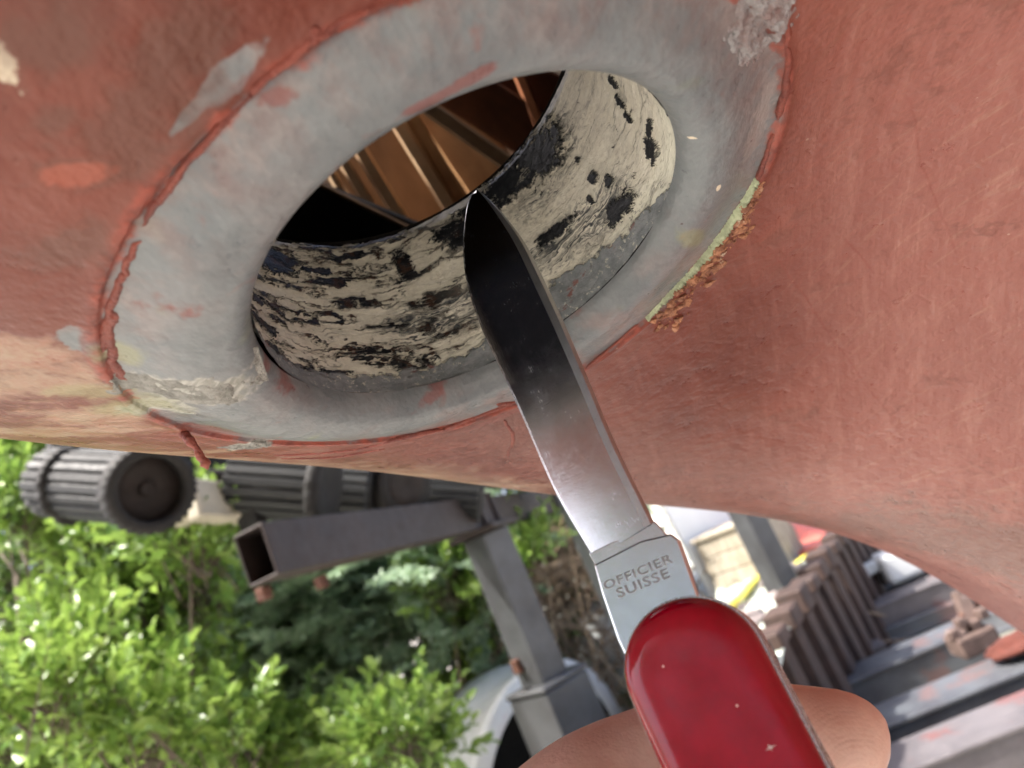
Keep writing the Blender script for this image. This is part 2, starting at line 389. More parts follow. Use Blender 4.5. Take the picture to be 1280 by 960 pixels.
# ---- inner skin and the cut edge at the gunwale ----------------------
M_BILGE = plain('bilge_shadow_brown', (.020, .016, .013), .6, var=.5, scale=18, bump=.002, bscale=60)  # bilge shadow put into a near-black brown
th2 = th[::6]; rows = []
def inner_w(U, V): return np.maximum(hull_w(U, V), -.06) + .046 + .0
for rr in np.r_[np.linspace(.0430, .12, 12)]:
    U, V = rr*np.cos(th2), rr*np.sin(th2); rows.append(np.stack([U, V, np.where(rr < .06, .0470, 0)+np.where(rr < .06, 0, inner_w(U, V)+.002)], 1))
for k in np.linspace(0, 1, 40)[1:]:
    rr = .12 + (outer_r(th2)-.12)*k**1.6
    U, V = rr*np.cos(th2), rr*np.sin(th2); rows.append(np.stack([U, V, inner_w(U, V)+.002], 1))
rows.append(OUT[-1][::6])
gridmesh('inner_skin', np.array(rows), M_BILGE, boat, True)

# ---- bore lining ------------------------------------------------------
def bore_material():
    m = Mat('cracked_cream_filler'); p = m.vmul(m.obj(), (1000, 1000, 1000)); q = m.sep(p)
    ph = m.mul(m.math('ARCTAN2', q[0], q[1]), 40.0); w_ = q[2]
    c = m.comb(ph, w_, 0)
    def tex(sx, sy, det=6, ro=.6, off=0, dist=0.): return m.noise(m.vadd(m.vmul(c, (sx, sy, 1)), (off, off*.7, off*.3)), 1., det, ro, dist)
    warp = m.sub(tex(.10, .25, 3), .5)
    wv = m.add(w_, m.mul(warp, 10)); cw = m.comb(ph, wv, 0)
    band = m.noise(m.vmul(cw, (.050, .30, 1)), 1., 7, .62)       # long gaps round the bore
    chip = tex(.30, .34, 7, .66, 13); crum = tex(.9, .9, 6, .65, 5)
    stroke = m.noise(m.vmul(cw, (.07, 1.7, 1)), 1., 3, .5); stroke2 = m.noise(m.vmul(cw, (.15, 4.5, 1)), 1., 2, .5)
    left = m.step(ph, 14, -14)
    # filler present?  more gaps on the left, few on the right
    gap = m.step(m.add(m.add(m.mul(band, .62), m.add(m.mul(chip, .18), m.mul(stroke, .20))), m.mul(left, .050)), .553, .600)
    gap = m.mul(gap, m.fmix(left, .25, 1.))
    gap = m.maxi(gap, m.mul(m.step(chip, .67, .69), m.step(crum, .42, .5)))
    def rect(px, py, a, b, rot=0, amp=.9, soft=.12):
        s0, w0 = bore_hit(px, py); X = m.sub(ph, s0); Y = m.sub(w_, w0)
        if rot:
            cc, ss = math.cos(R(rot)), math.sin(R(rot)); X, Y = m.add(m.mul(X, cc), m.mul(Y, ss)), m.sub(m.mul(Y, cc), m.mul(X, ss))
        d = m.math('POWER', m.add(m.math('POWER', m.mul(m.math('ABSOLUTE', X), 1/a), 3.), m.math('POWER', m.mul(m.math('ABSOLUTE', Y), 1/b), 3.)), .333)
        return m.step(m.add(d, m.add(m.mul(m.sub(stroke, .5), amp*2.2), m.add(m.mul(m.sub(crum, .5), amp*1.6), m.mul(m.sub(chip, .5), amp*1.8)))), 1+soft, 1-soft)
    for (px, py, a, b, rot) in ((668, 195, 7.5, 5.5, -8), (630, 228, 6, 4.5, 0), (770, 262, 4.5, 2.2, -10), (505, 327, 2.0, 4.2, 0), (585, 280, 7.5, 4.5, 10), (756, 226, 1.2, 1.2, 20), (738, 222, 1.3, 1.4, 0), (718, 200, .8, .8, 0), (765, 130, .8, 2.0, 0), (757, 107, .8, 1.6, 0), (775, 150, .7, 1.5, 0), (805, 188, 2.2, 2.2, 0), (803, 165, 2.5, 1.0, 0), (690, 290, 5.5, 1.3, -10), (735, 250, .6, 1.4, 0), (345, 320, 6, 3.5, 0), (400, 335, 4, 1.0, 0), (330, 400, 5, 1.5, 0), (345, 435, 2.2, 1.6, 0)):
        gap = m.maxi(gap, rect(px, py, a, b, rot))
    gap = m.maxi(gap, m.step(m.add(m.math('ABSOLUTE', m.sub(ph, -4)), m.mul(chip, 16)), 84, 90))      # tarred over on the side away from the view
    thin = m.maxi(m.maxi(rect(745, 268, 9, 4.5, -15, 1.0, .6), rect(690, 305, 10, 4, -10, 1.0, .6)), m.maxi(rect(665, 200, 11, 8, 0, 1.0, .6), rect(560, 390, 12, 4, 0, 1., .6)))
    # primer creeping in from the lip
    lipn = m.add(m.mul(m.sub(chip, .15), 8), m.mul(crum, 3.4))
    lim = m.add(m.add(1.5, lipn), m.mul(m.step(m.math('ABSOLUTE', m.sub(ph, 12)), 26, 3), 5.0))
    lim = m.sub(lim, m.mul(m.step(ph, 38, 60), 5.5))
    prim = m.step(m.sub(w_, lim), .5, -.5)
    cream = m.mix(m.step(m.add(m.mul(stroke, .6), m.mul(crum, .4)), .3, .7), (.66, .62, .50), (.88, .85, .73))
    cream = m.mix(m.mul(m.step(stroke2, .55, .75), .35), cream, (.40, .35, .26))
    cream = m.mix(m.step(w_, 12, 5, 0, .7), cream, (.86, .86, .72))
    deep = m.mix(m.step(w_, 20, 42, 0, .3), cream, (.55, .47, .34))  # light fading from the lip into the bore, put into the cream
    tar = m.mix(m.step(crum, .45, .7), (.007, .008, .010), (.026, .028, .031))
    tar = m.mix(m.mul(m.step(chip, .52, .62), left), tar, (.055, .026, .016))
    smear = m.mix(m.step(stroke, .36, .66), (.035, .042, .050), deep)
    grey = m.mix(m.step(chip, .35, .65), (.155, .172, .180), (.26, .278, .285))
    grey = m.mix(m.mul(m.step(crum, .58, .66), .8), grey, (.62, .60, .50))
    grey = m.mix(m.step(m.add(m.mul(band, .5), m.mul(chip, .5)), .57, .61, 0, .55), grey, (.045, .04, .042))
    grey = m.mix(m.step(tex(.16, .3, 5, .6, 31), .6, .66, 0, .8), grey, (.20, .06, .045))
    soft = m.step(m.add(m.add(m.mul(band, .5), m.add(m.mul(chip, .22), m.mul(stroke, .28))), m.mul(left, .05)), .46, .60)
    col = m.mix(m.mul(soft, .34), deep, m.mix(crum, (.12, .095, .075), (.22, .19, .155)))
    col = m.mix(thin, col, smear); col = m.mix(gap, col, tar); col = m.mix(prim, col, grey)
    solid = m.sub(1, m.maxi(gap, prim))
    h = m.add(m.mul(solid, .60), m.add(m.mul(m.sub(stroke, .5), .50), m.mul(m.sub(crum, .5), .16)))
    h = m.add(h, m.mul(m.sub(chip, .5), .35))
    dn = m.n('ShaderNodeDisplacement', {'Height': h, 'Midlevel': 0., 'Scale': .0010})
    m.t.links.new(dn.outputs[0], m.o.inputs['Displacement']); m.m.displacement_method = 'BOTH'
    return m.fin(col, m.fmix(gap, m.fmix(prim, .46, .42), .36), 0, m.fmix(gap, .42, .3), m.bump(m.add(m.mul(stroke, 1.4), m.add(m.mul(stroke2, .7), m.mul(crum, .2))), .0005, .7))
M_BORE = bore_material()
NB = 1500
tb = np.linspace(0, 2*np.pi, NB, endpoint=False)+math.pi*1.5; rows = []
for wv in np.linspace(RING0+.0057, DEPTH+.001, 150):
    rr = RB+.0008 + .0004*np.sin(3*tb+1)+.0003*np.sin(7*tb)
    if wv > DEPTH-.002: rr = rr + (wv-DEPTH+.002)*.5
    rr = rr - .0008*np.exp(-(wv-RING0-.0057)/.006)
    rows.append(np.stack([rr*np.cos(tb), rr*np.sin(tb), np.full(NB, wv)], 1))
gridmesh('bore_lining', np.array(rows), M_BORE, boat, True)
tag(boat.children[-1], 'round bore wall with cracked cream filler over black')

# ---- paint ridges left along the edge of the ring ---------------------
M_BEAD = plain('fresh_red_paint', (.27, .066, .042), .42, var=.5, scale=160, bump=.0009, bscale=1500, col2=(.15, .030, .020), spec=.5)
def bead(pts, r0, r1, seed, n=90, name='paint_ridge', mat=None):
    px = smooth_path(pts, n); L = np.array([hull_hit(a, b) for a, b in px]); L[:, 2] -= .0002
    rg = np.random.default_rng(seed); k = np.linspace(0, 1, n)
    rg.normal(); wob = .4*np.convolve(rg.normal(size=n+8), np.ones(5)/5, 'same')[4:-4]
    wob2 = np.convolve(rg.normal(size=n+16), np.ones(9)/9, 'same')[8:-8]
    rad = .72*(r0+(r1-r0)*k)*np.clip(1+.30*wob+.42*wob2, .45, 1.5)*np.clip(np.minimum(k, 1-k)*14+.15, 0, 1)
    L[:, 0] += wob2*.0006; L[:, 1] += wob2*.0005; L[:, 2] += rad*.72
    o = tube(name, L, rad, mat or M_BEAD, boat, 12, .025, seed, flat=(0, 0, 1)); return o
bead([(470, 8), (425, 30), (380, 62), (330, 105), (290, 145), (245, 195), (205, 245), (176, 282)], .00055, .00085, 1, 140)
bead([(404, 42), (398, 36), (392, 50)], .0006, .0005, 9, 12)
bead([(172, 300), (152, 350), (136, 400), (127, 440)], .0006, .0011, 2)
bead([(143, 390), (138, 430), (150, 468), (160, 474)], .0010, .0014, 3, 60)
bead([(342, 569), (390, 567), (450, 561), (500, 549), (555, 537)], .0011, .0009, 4)
bead([(350, 573), (420, 571), (480, 561)], .0006, .0006, 41)
bead([(555, 537), (600, 520), (645, 502)], .0008, .0010, 5, 50)
bead([(622, 505), (640, 504)], .0016, .0012, 51, 14)
bead([(984, 20), (987, 70), (981, 118), (972, 150)], .0008, .0010, 6, 70)
bead([(968, 165), (955, 205), (947, 225)], .0006, .0009, 7, 40)
bead([(628, 525), (640, 545), (636, 572)], .0005, .0008, 8, 40)
bead([(800, 404), (770, 430), (730, 462)], .0006, .0005, 10, 40)
# hanging curl of paint
A = hull_hit(229, 541); B = A + .0
curl = [A]
for (px, py) in ((238, 552), (246, 561), (250, 570), (256, 578), (260, 587)):
    t_ = float(np.linalg.norm(A-CAML)); d = ldir(px, py); curl.append(CAML + d*(t_/float(np.linalg.norm(ldir(229, 541)))-.0015))
cp = smooth_path(np.array(curl), 44); k = np.linspace(0, 1, 44)
o = tube('paint_curl', cp, (.0008+.00015*np.sin(k*9)+.0001*np.sin(k*23))*np.clip(np.minimum(k*20+.4, (1-k)*7+.15), 0, 1), M_BEAD, boat, 9, .08, 3, flat=(1, .2, 0))
tag(o, 'curl of red paint hanging from the rim')

# ---- pale green splinter of laminate and its crumbs -------------------
M_GREEN = plain('pale_green_laminate', (.50, .56, .36), .7, var=.35, scale=300, bump=.0008, bscale=1500)
M_CRUMB = plain('torn_orange_filler', (.50, .24, .13), .75, var=.5, scale=400, bump=.001, bscale=1500, col2=(.16, .06, .035), spot=(.62, .52, .40))
sp = smooth_path([(946, 224), (925, 262), (897, 302), (866, 338), (838, 366), (808, 398)], 130)
rg = np.random.default_rng(5); V = []; 
for i, (px, py) in enumerate(sp):
    k = i/129; q = hull_hit(px, py); q2 = hull_hit(px+6+5*k, py+5+3*k)
    d = unit(q2-q); wd = (.0005+.0007*math.sin(math.pi*min(k*1.15, 1)))*(1+.20*rg.normal())
    hgt = .0009+.0002*rg.normal()
    V.append([q - d*wd + [0, 0, .0006], q - d*wd*.8 - [0, 0, hgt], q + d*wd*.7 - [0, 0, hgt*.8], q + d*wd + [0, 0, .0006]])
V = np.array(V); o = gridmesh('laminate_splinter', V.transpose(1, 0, 2), M_GREEN, boat, False, False)
tag(o, 'pale green splinter along the right rim')
vv = []; ff = []; nb_ = 0
for i in range(300):
    k = rg.random()**.8; px, py = sp[int(k*129)]; px += 3+abs(9*rg.normal())*(.5+k); py += 3+abs(7*rg.normal())*(.4+k)
    q = hull_hit(px, py); s = .00018+.0012*rg.random()**3.5
    bm = bmesh.new(); bmesh.ops.create_icosphere(bm, subdivisions=1, radius=s)
    pts = np.array([v.co[:] for v in bm.verts])*(1+.35*rg.normal(size=(len(bm.verts), 1)))*[1.2, 1, .7]
    vv.append(pts+q); ff += [[v.index+nb_ for v in f.verts] for f in bm.faces]; nb_ += len(pts); bm.free()
o = mesh('filler_crumb', np.vstack(vv), ff, M_CRUMB, boat, False); o['kind'] = 'stuff'
# lumpy grey primer clot at the top of the ring
M_CLOT = plain('lumpy_grey_primer', (.33, .32, .32), .5, var=.5, scale=260, bump=.0012, bscale=900, col2=(.20, .12, .11), spot=(.55, .54, .55))
def crust(name, px, py, ru, rv, amp, mat, seed, freq=600., rot=0., label=None):
    q = hull_hit(px, py); n_ = 110; c, s_ = math.cos(R(rot)), math.sin(R(rot)); g = np.linspace(-1.3, 1.3, n_); X, Y = np.meshgrid(g, g)
    U = q[0]+(X*c-Y*s_*rv/ru)*ru; V_ = q[1]+(Y*c+X*s_*ru/rv)*rv
    N1 = np.array([mnoise.fractal(Vector((u_*freq, v_*freq, seed*7.3)), .9, 2.1, 5) for u_, v_ in zip(U.ravel(), V_.ravel())]).reshape(n_, n_)
    N2 = np.array([mnoise.noise(Vector((u_*freq*.35, v_*freq*.35, seed*3.1))) for u_, v_ in zip(U.ravel(), V_.ravel())]).reshape(n_, n_)
    fall = 1-np.hypot(X, Y)
    h = amp*(np.minimum(fall*1.6, .55) + .55*N1 + .5*N2 - .12)
    h = np.where(h > 0, h, h*2.0-.0002); h = np.clip(h, -.002, None)
    o = gridmesh(name, np.stack([U, V_, skin_w(U, V_)-h+.00005], -1), mat, boat, False, True)
    if label: tag(o, label)
    return o
M_FILL = plain('scraped_pale_filler', (.33, .325, .295), .75, var=.5, scale=300, bump=.0012, bscale=1400, col2=(.17, .17, .15))
crust('primer_clot', 955, 22, .0062, .0085, .0016, M_CLOT, 3, 700., 0, 'crusty grey primer clot at the top right of the ring')
crust('filler_patch', 230, 490, .0100, .0050, .0006, M_FILL, 5, 500., 20, 'scraped pale filler at the left of the ring')
crust('filler_patch', 312, 557, .0050, .0036, .0008, M_FILL, 8, 600., 10)

M_SHADE_DECK = plain('shading_deck_ply', (.30, .20, .12), .7, 0, .3, 6, .001, 60)  # unseen deck added to cut skylight inside; hatch over the joinery
_thd = np.linspace(-math.pi, math.pi, 96, endpoint=False); _ro = outer_r(_thd)
_U, _V = _ro*np.cos(_thd), _ro*np.sin(_thd); _W = hull_w(_U, _V); DKW = .50
hu, hv, hru, hrv = -.10, .40, .60, .34
_in = np.stack([hu+hru*np.cos(_thd), hv+hrv*np.sin(_thd), np.full(96, DKW+.02)], 1)
_o2 = np.stack([_U, _V, np.maximum(_W, DKW)], 1); _e = np.stack([_U, _V, _W+.001], 1)
_in2 = _in - [0, 0, .02]
gridmesh('shading_deck', np.array([_e, _o2, _in, _in2]), M_SHADE_DECK, boat, True, False)

# ---- joinery seen through the hole -------------------------------------
def wood(name, a, b, rough=.5, axis=(40, 40, 3)):
    m = Mat(name); p = m.obj(); g = m.noise(m.vmul(p, axis), 1.5, 6, .6, .6); g2 = m.noise(p, 25, 4, .6)
    c = m.mix(m.step(g, .35, .65), a, b); c = m.mix(m.step(g2, .4, .7, 0, .4), c, tuple(x*.6 for x in a))
    return m.fin(c, rough, 0, .4, m.bump(g, .0008, .6))
M_TAN = wood('tan_timber', (.44, .23, .10), (.60, .35, .17))
M_TAN2 = wood('pale_batten', (.58, .36, .20), (.74, .50, .29), .75)
M_BROWN = wood('brown_ply', (.25, .145, .075), (.33, .195, .105))
M_MAHO = wood('mahogany', (.10, .035, .014), (.16, .055, .022))
M_ORNG = wood('varnished_orange_timber', (.36, .12, .045), (.44, .17, .07))
M_DARK = wood('bilge_shadow_timber', (.012, .009, .007), (.022, .016, .012))  # shade of the unlit bilge put into a near-black timber colour
Mi = np.linalg.inv(np.array(BOAT_M))
def loc(p): return (Mi @ np.r_[p, 1])[:3]
def slat(name, a, b, wpx, z, mat, thick=.012, ext=.35, label=None, z2=None):
    a = np.array(a, float); b = np.array(b, float); d = b-a; a2 = a-d*ext; b2 = b+d*ext; z2 = z2 or z
    A_, B_ = loc(P(*a2, z)), loc(P(*b2, z2)); up = unit(loc(P(*a, z)) - CAML)
    o = bevel_box(name, A_, B_, None, up, wpx*.5*z/FPX, thick/2, mat, boat, None, .0015, 1)
    if label: tag(o, label)
    return o
slat('bulkhead', (420, 60), (600, 330), 420, .68, M_BROWN, .012, .2)
slat('bright_gap_panel', (640, 55), (760, 120), 60, .55, plain('bright_gap_cream', (.75, .70, .58), .5), .01, .1)  # pale panel put in for the brightness, hiding the sky gap
slat('plywood_panel', (470, 160), (560, 300), 150, .50, M_BROWN, .01, .35)
slat('plywood_panel', (545, 120), (640, 260), 70, .48, M_TAN, .01, .2)
slat('batten', (519, 152), (583, 262), 17, .46, M_TAN2, .012)
slat('batten', (499, 157), (569, 270), 19, .455, M_TAN2, .012)
slat('batten', (455, 196), (503, 276), 18, .46, M_TAN2, .012)
slat('batten', (434, 210), (470, 270), 15, .46, M_TAN2, .012)
slat('batten', (417, 222), (436, 258), 12, .46, M_TAN2, .012)
slat('brace', (543, 140), (640, 208), 20, .43, M_TAN2, .014)
slat('mahogany_plank', (560, 100), (700, 190), 60, .45, M_MAHO, .02)
slat('mahogany_plank', (600, 80), (700, 130), 60, .47, M_MAHO, .02)
slat('trim_strip', (648, 92), (672, 150), 15, .44, M_ORNG, .008)
slat('bilge_shade_timber', (380, 272), (520, 330), 95, .40, M_DARK, .03, .5)  # dark slat standing for the bilge shadow
slat('floor_edge', (395, 228), (505, 282), 6, .385, M_BROWN, .01, .2)

# ================================================================== THE KNIFE
T0 = P(792, 690, .117); TIP = P(597, 237, .151)
ka = unit(TIP-T0); view = unit(T0-C0)
kb = unit(np.cross(ka, view))                       # picture right or left
if kb @ CXV > 0: kb = -kb                           # y = left, towards the cutting edge
vp = unit(view - ka*(view@ka)); TILT = R(10)
ky = math.cos(TILT)*kb + math.sin(TILT)*vp          # left side a little farther
kz = np.cross(ka, ky)                               # towards the camera
KM = mat4(ka, ky, kz, T0); KI = np.linalg.inv(np.array(KM)); KO = (KI @ np.r_[C0, 1])[:3]
def kp(px, py, z=0.):
    d = KI[:3, :3] @ ray(px, py); t = (z-KO[2])/d[2]; return (KO+t*d)[:2]
knife = empty('pocket_knife', m=KM)
tag(knife, 'red pocket knife with its long steel blade open, pointing into the hole', 'knife')
def steel(name, rough, scr=.25, dark=.62, dirt=0.):
    m = Mat(name); p = m.vmul(m.obj(), (1000, 1000, 1000))
    s1 = m.noise(m.vmul(p, (.5, 9., 1)), 1., 4, .6); s2 = m.noise(m.vmul(p, (7, .7, 1)), 1., 4, .6); n1 = m.noise(p, .35, 6, .6)
    c = m.mix(m.step(n1, .35, .7), (dark, dark*.985, dark*.96), (dark*1.08, dark*1.07, dark*1.05))
    if dirt: c = m.mix(m.step(m.noise(p, 1.1, 8, .7), .55, .75, 0, dirt), c, (.20, .17, .15))
    v = m.n('ShaderNodeTexVoronoi', {'Vector': p, 'Scale': .55, 'Randomness': 1})
    c = m.mix(m.step(v.outputs['Distance'], .05, .03, 0, .8), c, (.75, .70, .6))
    r = m.add(rough, m.mul(m.step(m.add(m.mul(s1, .5), m.mul(n1, .5)), .45, .75), scr))
    return m.fin(c, r, 1., .5, m.bump(m.add(s1, m.mul(s2, .6)), .00003, .5))
M_BLADE = steel('brushed_blade_steel', .12, .22, .52, .4); M_TANG = steel('polished_tang_steel', .05, .06, .66)
M_SPINE = steel('ground_spine_steel', .38, .2, .42, .5); M_LINER = steel('liner_alloy', .25, .2, .6)
le = np.array([kp(*q) for q in ((743, 700), (739, 691), (694, 614), (652, 519), (621, 452), (596, 396), (582, 346), (579, 303), (583, 262), (590, 243), (596, 238))])
re_ = np.array([kp(*q) for q in ((818, 655), (813, 644), (770, 556), (737, 478), (706, 406), (678, 346), (655, 302), (630, 269), (610, 248), (597, 237.5))])
def lerp_edge(e, xs):
    o = np.argsort(e[:, 0]); return np.interp(xs, e[o, 0], e[o, 1])
def smooth_edge(e, n=60): return smooth_path(e, n)
le_s, re_s = smooth_edge(le), smooth_edge(re_)
rows = []; NS = 60
x0 = .5*(le_s[0, 0]+re_s[0, 0])
for i in range(NS):
    l, r_ = le_s[i], re_s[i]; k = i/(NS-1); tk = .0011*(1-.55*k**2)
    if i == NS-1: r_ = l + (r_-l)*.5
    def at_(t, z): q = r_*(1-t)+l*t; return (q[0], q[1], z)
    ch = .0004
    rows.append([at_(0, tk*.35), at_(.035, tk), at_(.13, tk*.99), at_(.45, tk*.83), at_(.8, tk*.45), at_(.97, tk*.16), at_(1, 0), at_(.97, -tk*.16), at_(.8, -tk*.45), at_(.45, -tk*.83), at_(.13, -tk*.99), at_(.035, -tk), at_(0, -tk*.35)])
Vb = np.array(rows)
blade = gridmesh('blade', Vb, M_BLADE, knife, True, True)
me = blade.data; me.materials.append(M_SPINE); me.materials.append(M_LINER)
pc = [p.center[:] for p in me.polygons]; mi = np.zeros(len(me.polygons), np.int32)
for i, p in enumerate(me.polygons):
    j = {v % 13 for v in p.vertices}
    if j in ({0, 1}, {0, 12}, {11, 12}, {1, 2}): mi[i] = 1
    if j in ({0, 1}, {0, 12}): p.use_smooth = False
    if j in ({5, 6}, {6, 7}): mi[i] = 2; p.use_smooth = False
me.polygons.foreach_set('material_index', mi)
me.set_sharp_from_angle(angle=R(14))
me.polygons.foreach_set('use_smooth', np.ones(len(me.polygons), bool))
tag(blade, 'long plain blade, dark towards the tip')
# tang block with the maker's stamp
def slab(name, outline, z0, z1, mat, parent, bev=.0003, seg=2):
    bm = bmesh.new(); A_ = [bm.verts.new((x, y, z0)) for x, y in outline]; B_ = [bm.verts.new((x, y, z1)) for x, y in outline]; n = len(outline)
    bm.faces.new(A_[::-1]); bm.faces.new(B_)
    for i in range(n): bm.faces.new((A_[i], A_[(i+1) % n], B_[(i+1) % n], B_[i]))
    bmesh.ops.recalc_face_normals(bm, faces=bm.faces)
    if bev: bmesh.ops.bevel(bm, geom=[e for e in bm.edges if abs(e.verts[0].co.z-e.verts[1].co.z) < 1e-7], offset=bev, segments=seg, profile=.5, affect='EDGES')
    me = bpy.data.meshes.new(name); bm.to_mesh(me); bm.free(); me.materials.append(mat)
    return link(bpy.data.objects.new(name, me), parent)
tz = .0013
tang_out = [kp(*q, tz) for q in ((742, 706), (800, 676), (838, 667), (848, 674), (872, 742), (900, 830), (800, 860), (772, 800), (752, 742))]
tang = slab('tang', tang_out, -.0012, tz, M_TANG, knife, .0003)
slab('ricasso', [kp(*q, .0007) for q in ((736, 692), (818, 652), (840, 676), (752, 720))], -.0008, .0008, M_TANG, knife, .0001, 1)
tag(tang, 'polished tang stamped with two words')
# stamped letters: thin raised text, groove shadow and grime put into its dark steel
M_STAMP = steel('stamped_letter_steel', .35, .2, .30, .6)
def text_mesh(name, s, size, mat, parent, m, depth=.00006):
    cu = bpy.data.curves.new(name, 'FONT'); cu.body = s; cu.size = size; cu.extrude = depth; cu.align_x = 'LEFT'; cu.space_character = 1.12
    cu.bevel_depth = .00004; cu.bevel_resolution = 1; cu.resolution_u = 4
    t = bpy.data.objects.new(name, cu); COL.objects.link(t); bpy.context.view_layer.update()
    me = bpy.data.meshes.new_from_object(t.evaluated_get(bpy.context.evaluated_depsgraph_get()))
    bpy.data.objects.remove(t); me.name = name; me.materials.clear(); me.materials.append(mat)
    o = bpy.data.objects.new(name, me); o.matrix_local = m; return link(o, parent)
def text_on(s, a, b, hpx):
    A_, B_ = kp(*a, tz), kp(*b, tz); d = unit(B_-A_); nrm_ = np.array([-d[1], d[0]])
    L = np.linalg.norm(B_-A_); size = L/len(s)*1.42
    m = mat4((*d, 0), (*nrm_, 0), (0, 0, 1), (*A_, tz+.00002))
    o = text_mesh('stamped_lettering', s, size, M_STAMP, tang, m)
    w_ = max(v.co.x for v in o.data.vertices); o.scale = (L/w_, L/w_*.74, 1); return o
for s, a, b in (('OFFICIER', (756, 738), (842, 702)), ('SUISSE', (773, 748), (838, 721))): text_on(s, a, b, 14)

# handle: two red scales, alloy liners and folded tools between them
M_RED = Mat('glossy_red_scale'); p_ = M_RED.vmul(M_RED.obj(), (1000, 1000, 1000))
n1 = M_RED.noise(p_, .2, 5, .6); v1 = M_RED.n('ShaderNodeTexVoronoi', {'Vector': p_, 'Scale': .21, 'Randomness': 1})
s1 = M_RED.noise(M_RED.vmul(p_, (.6, 7, 1)), 1., 5, .65)
rc = M_RED.mix(M_RED.step(n1, .3, .7), (.19, .0012, .008), (.24, .0016, .011))
rc = M_RED.mix(M_RED.step(M_RED.add(v1.outputs['Distance'], M_RED.mul(s1, .02)), .052, .042, 0, .85), rc, (.75, .5, .45))
M_RED = M_RED.fin(rc, M_RED.step(M_RED.add(M_RED.mul(s1, .5), M_RED.mul(n1, .5)), .42, .7, .07, .17), 0, .5, M_RED.bump(M_RED.add(n1, M_RED.mul(s1, .3)), .00003, .6))
ZT = .0046
pl, pr = np.array(kp(768, 822, ZT*.4)), np.array(kp(964, 826, ZT*.4)); pl2, pr2 = np.array(kp(814, 960, ZT*.4)), np.array(kp(1051, 960, ZT*.4))
top = np.array(kp(862, 738, ZT*.6)); m1 = (pl+pr)/2; m2 = (pl2+pr2)/2
hd = unit(m2-m1); hn = np.array([-hd[1], hd[0]]); HW = .5*abs((pr-pl)@hn); 
HL = .091; base = m1 + hd*(((top-m1)@hd))
def handle_outline(inset=0., n=26):
    w_ = HW-inset; out = []
    c1 = base + hd*(HW*.95); c2 = base + hd*(HL-HW)
    for a in np.linspace(-90, 90, n):
        out.append(c1 - hd*(w_ if inset else w_)*math.cos(R(a))*(.95) + hn*w_*math.sin(R(a))*1.0)
    for a in np.linspace(90, -90, n):
        out.append(c2 + hd*w_*math.cos(R(a)) + hn*w_*math.sin(R(a)))
    return np.array(out)
def scale_mesh(name, z0, sgn):
    prof = [(0, 0), (.0001, .0012), (.0005, .0020), (.0011, .0026), (.0019, .0030), (.0030, .0032), (.0055, .00335), (.0085, .00342)]
    rows = [np.c_[handle_outline(i), np.full(52, z0+sgn*h)] for i, h in prof]
    last = handle_outline(HW-.0008); last = np.r_[last[:26], last[26:]]
    mid_ = base+hd*(HL/2)+0*last; al = (last-base)@hd; mid_ = base + np.outer(al, hd)
    rows += [np.c_[last, np.full(52, z0+sgn*.00345)], np.c_[mid_, np.full(52, z0+sgn*.00345)]]
    V = np.array(rows); o = gridmesh(name, V if sgn < 0 else V[:, ::-1], M_RED, knife, True); return o
hs = scale_mesh('scale', .0016, 1)
scale_mesh('scale', -.0072, -1)
lo = handle_outline(-.00025)
for z_ in (.0013, -.0015, -.0044, -.0071): slab('liner', lo, z_, z_+.00028, M_LINER, knife, .00008, 1)
slab('folded_tool', handle_outline(.0028), -.0040, -.0018, M_SPINE, knife, .0002, 1); slab('folded_tool', handle_outline(.0024), -.0067, -.0048, M_SPINE, knife, .0002, 1)
# little chipped star of bare plastic on the scale
M_FLECK = plain('pale_scratch', (.75, .62, .58), .6, scale=900)
sc_ = kp(963, 934, .0050); vv = []; ff = []
for i in range(4):
    a = R(20+i*83); L = .0008 if i % 2 else .0005; d = np.array([math.cos(a), math.sin(a)]); nn = np.array([-d[1], d[0]])*.00011; b0 = len(vv)
    vv += [(*(sc_-nn), .00502), (*(sc_+d*L), .00502), (*(sc_+nn), .00502)]; ff.append((b0, b0+1, b0+2))
mesh('scratch_mark', vv, ff, M_FLECK, hs)

# ================================================================== THE HAND
HO = P(720, 1180, .125)
def skin_material():
    m = Mat('skin'); p = m.vmul(m.obj(), (1000, 1000, 1000))
    a = m.noise(p, .12, 5, .6); b = m.noise(p, .6, 6, .65)
    c = m.mix(m.step(a, .3, .7), (.62, .39, .31), (.72, .50, .41)); c = m.mix(m.step(b, .5, .8, 0, .35), c, (.60, .31, .24))
    def dist3(q):
        nd = m.n('ShaderNodeVectorMath', operation='DISTANCE'); m.set(nd.inputs[0], p); nd.inputs[1].default_value = tuple(float(x) for x in q*1000); return nd.outputs['Value']
    dt = dist3(P(1046, 925, .124)-HO); dw = m.add(dist3(P(1085, 985, .120)-HO), m.mul(a, 2.2))
    wv = m.mul(m.add(m.math('SINE', m.mul(dw, 7.2)), 1.), m.mul(m.step(m.add(dt, m.mul(b, 6)), 16, 8), .5))
    po = m.n('ShaderNodeTexVoronoi', {'Vector': p, 'Scale': 1.6}).outputs['Distance']
    c = m.mix(m.step(wv, .7, .95, 0, .06), c, (.36, .13, .09))
    h = m.add(m.mul(wv, -.09), m.add(m.mul(po, .25), m.mul(b, .5)))
    return m.fin(c, m.step(b, .3, .7, .38, .55), 0, .45, m.bump(h, .00022, .8), Subsurface_Weight=.12, Subsurface_Radius=(.004, .0015, .0008), Subsurface_Scale=.5)
M_SKIN = skin_material()
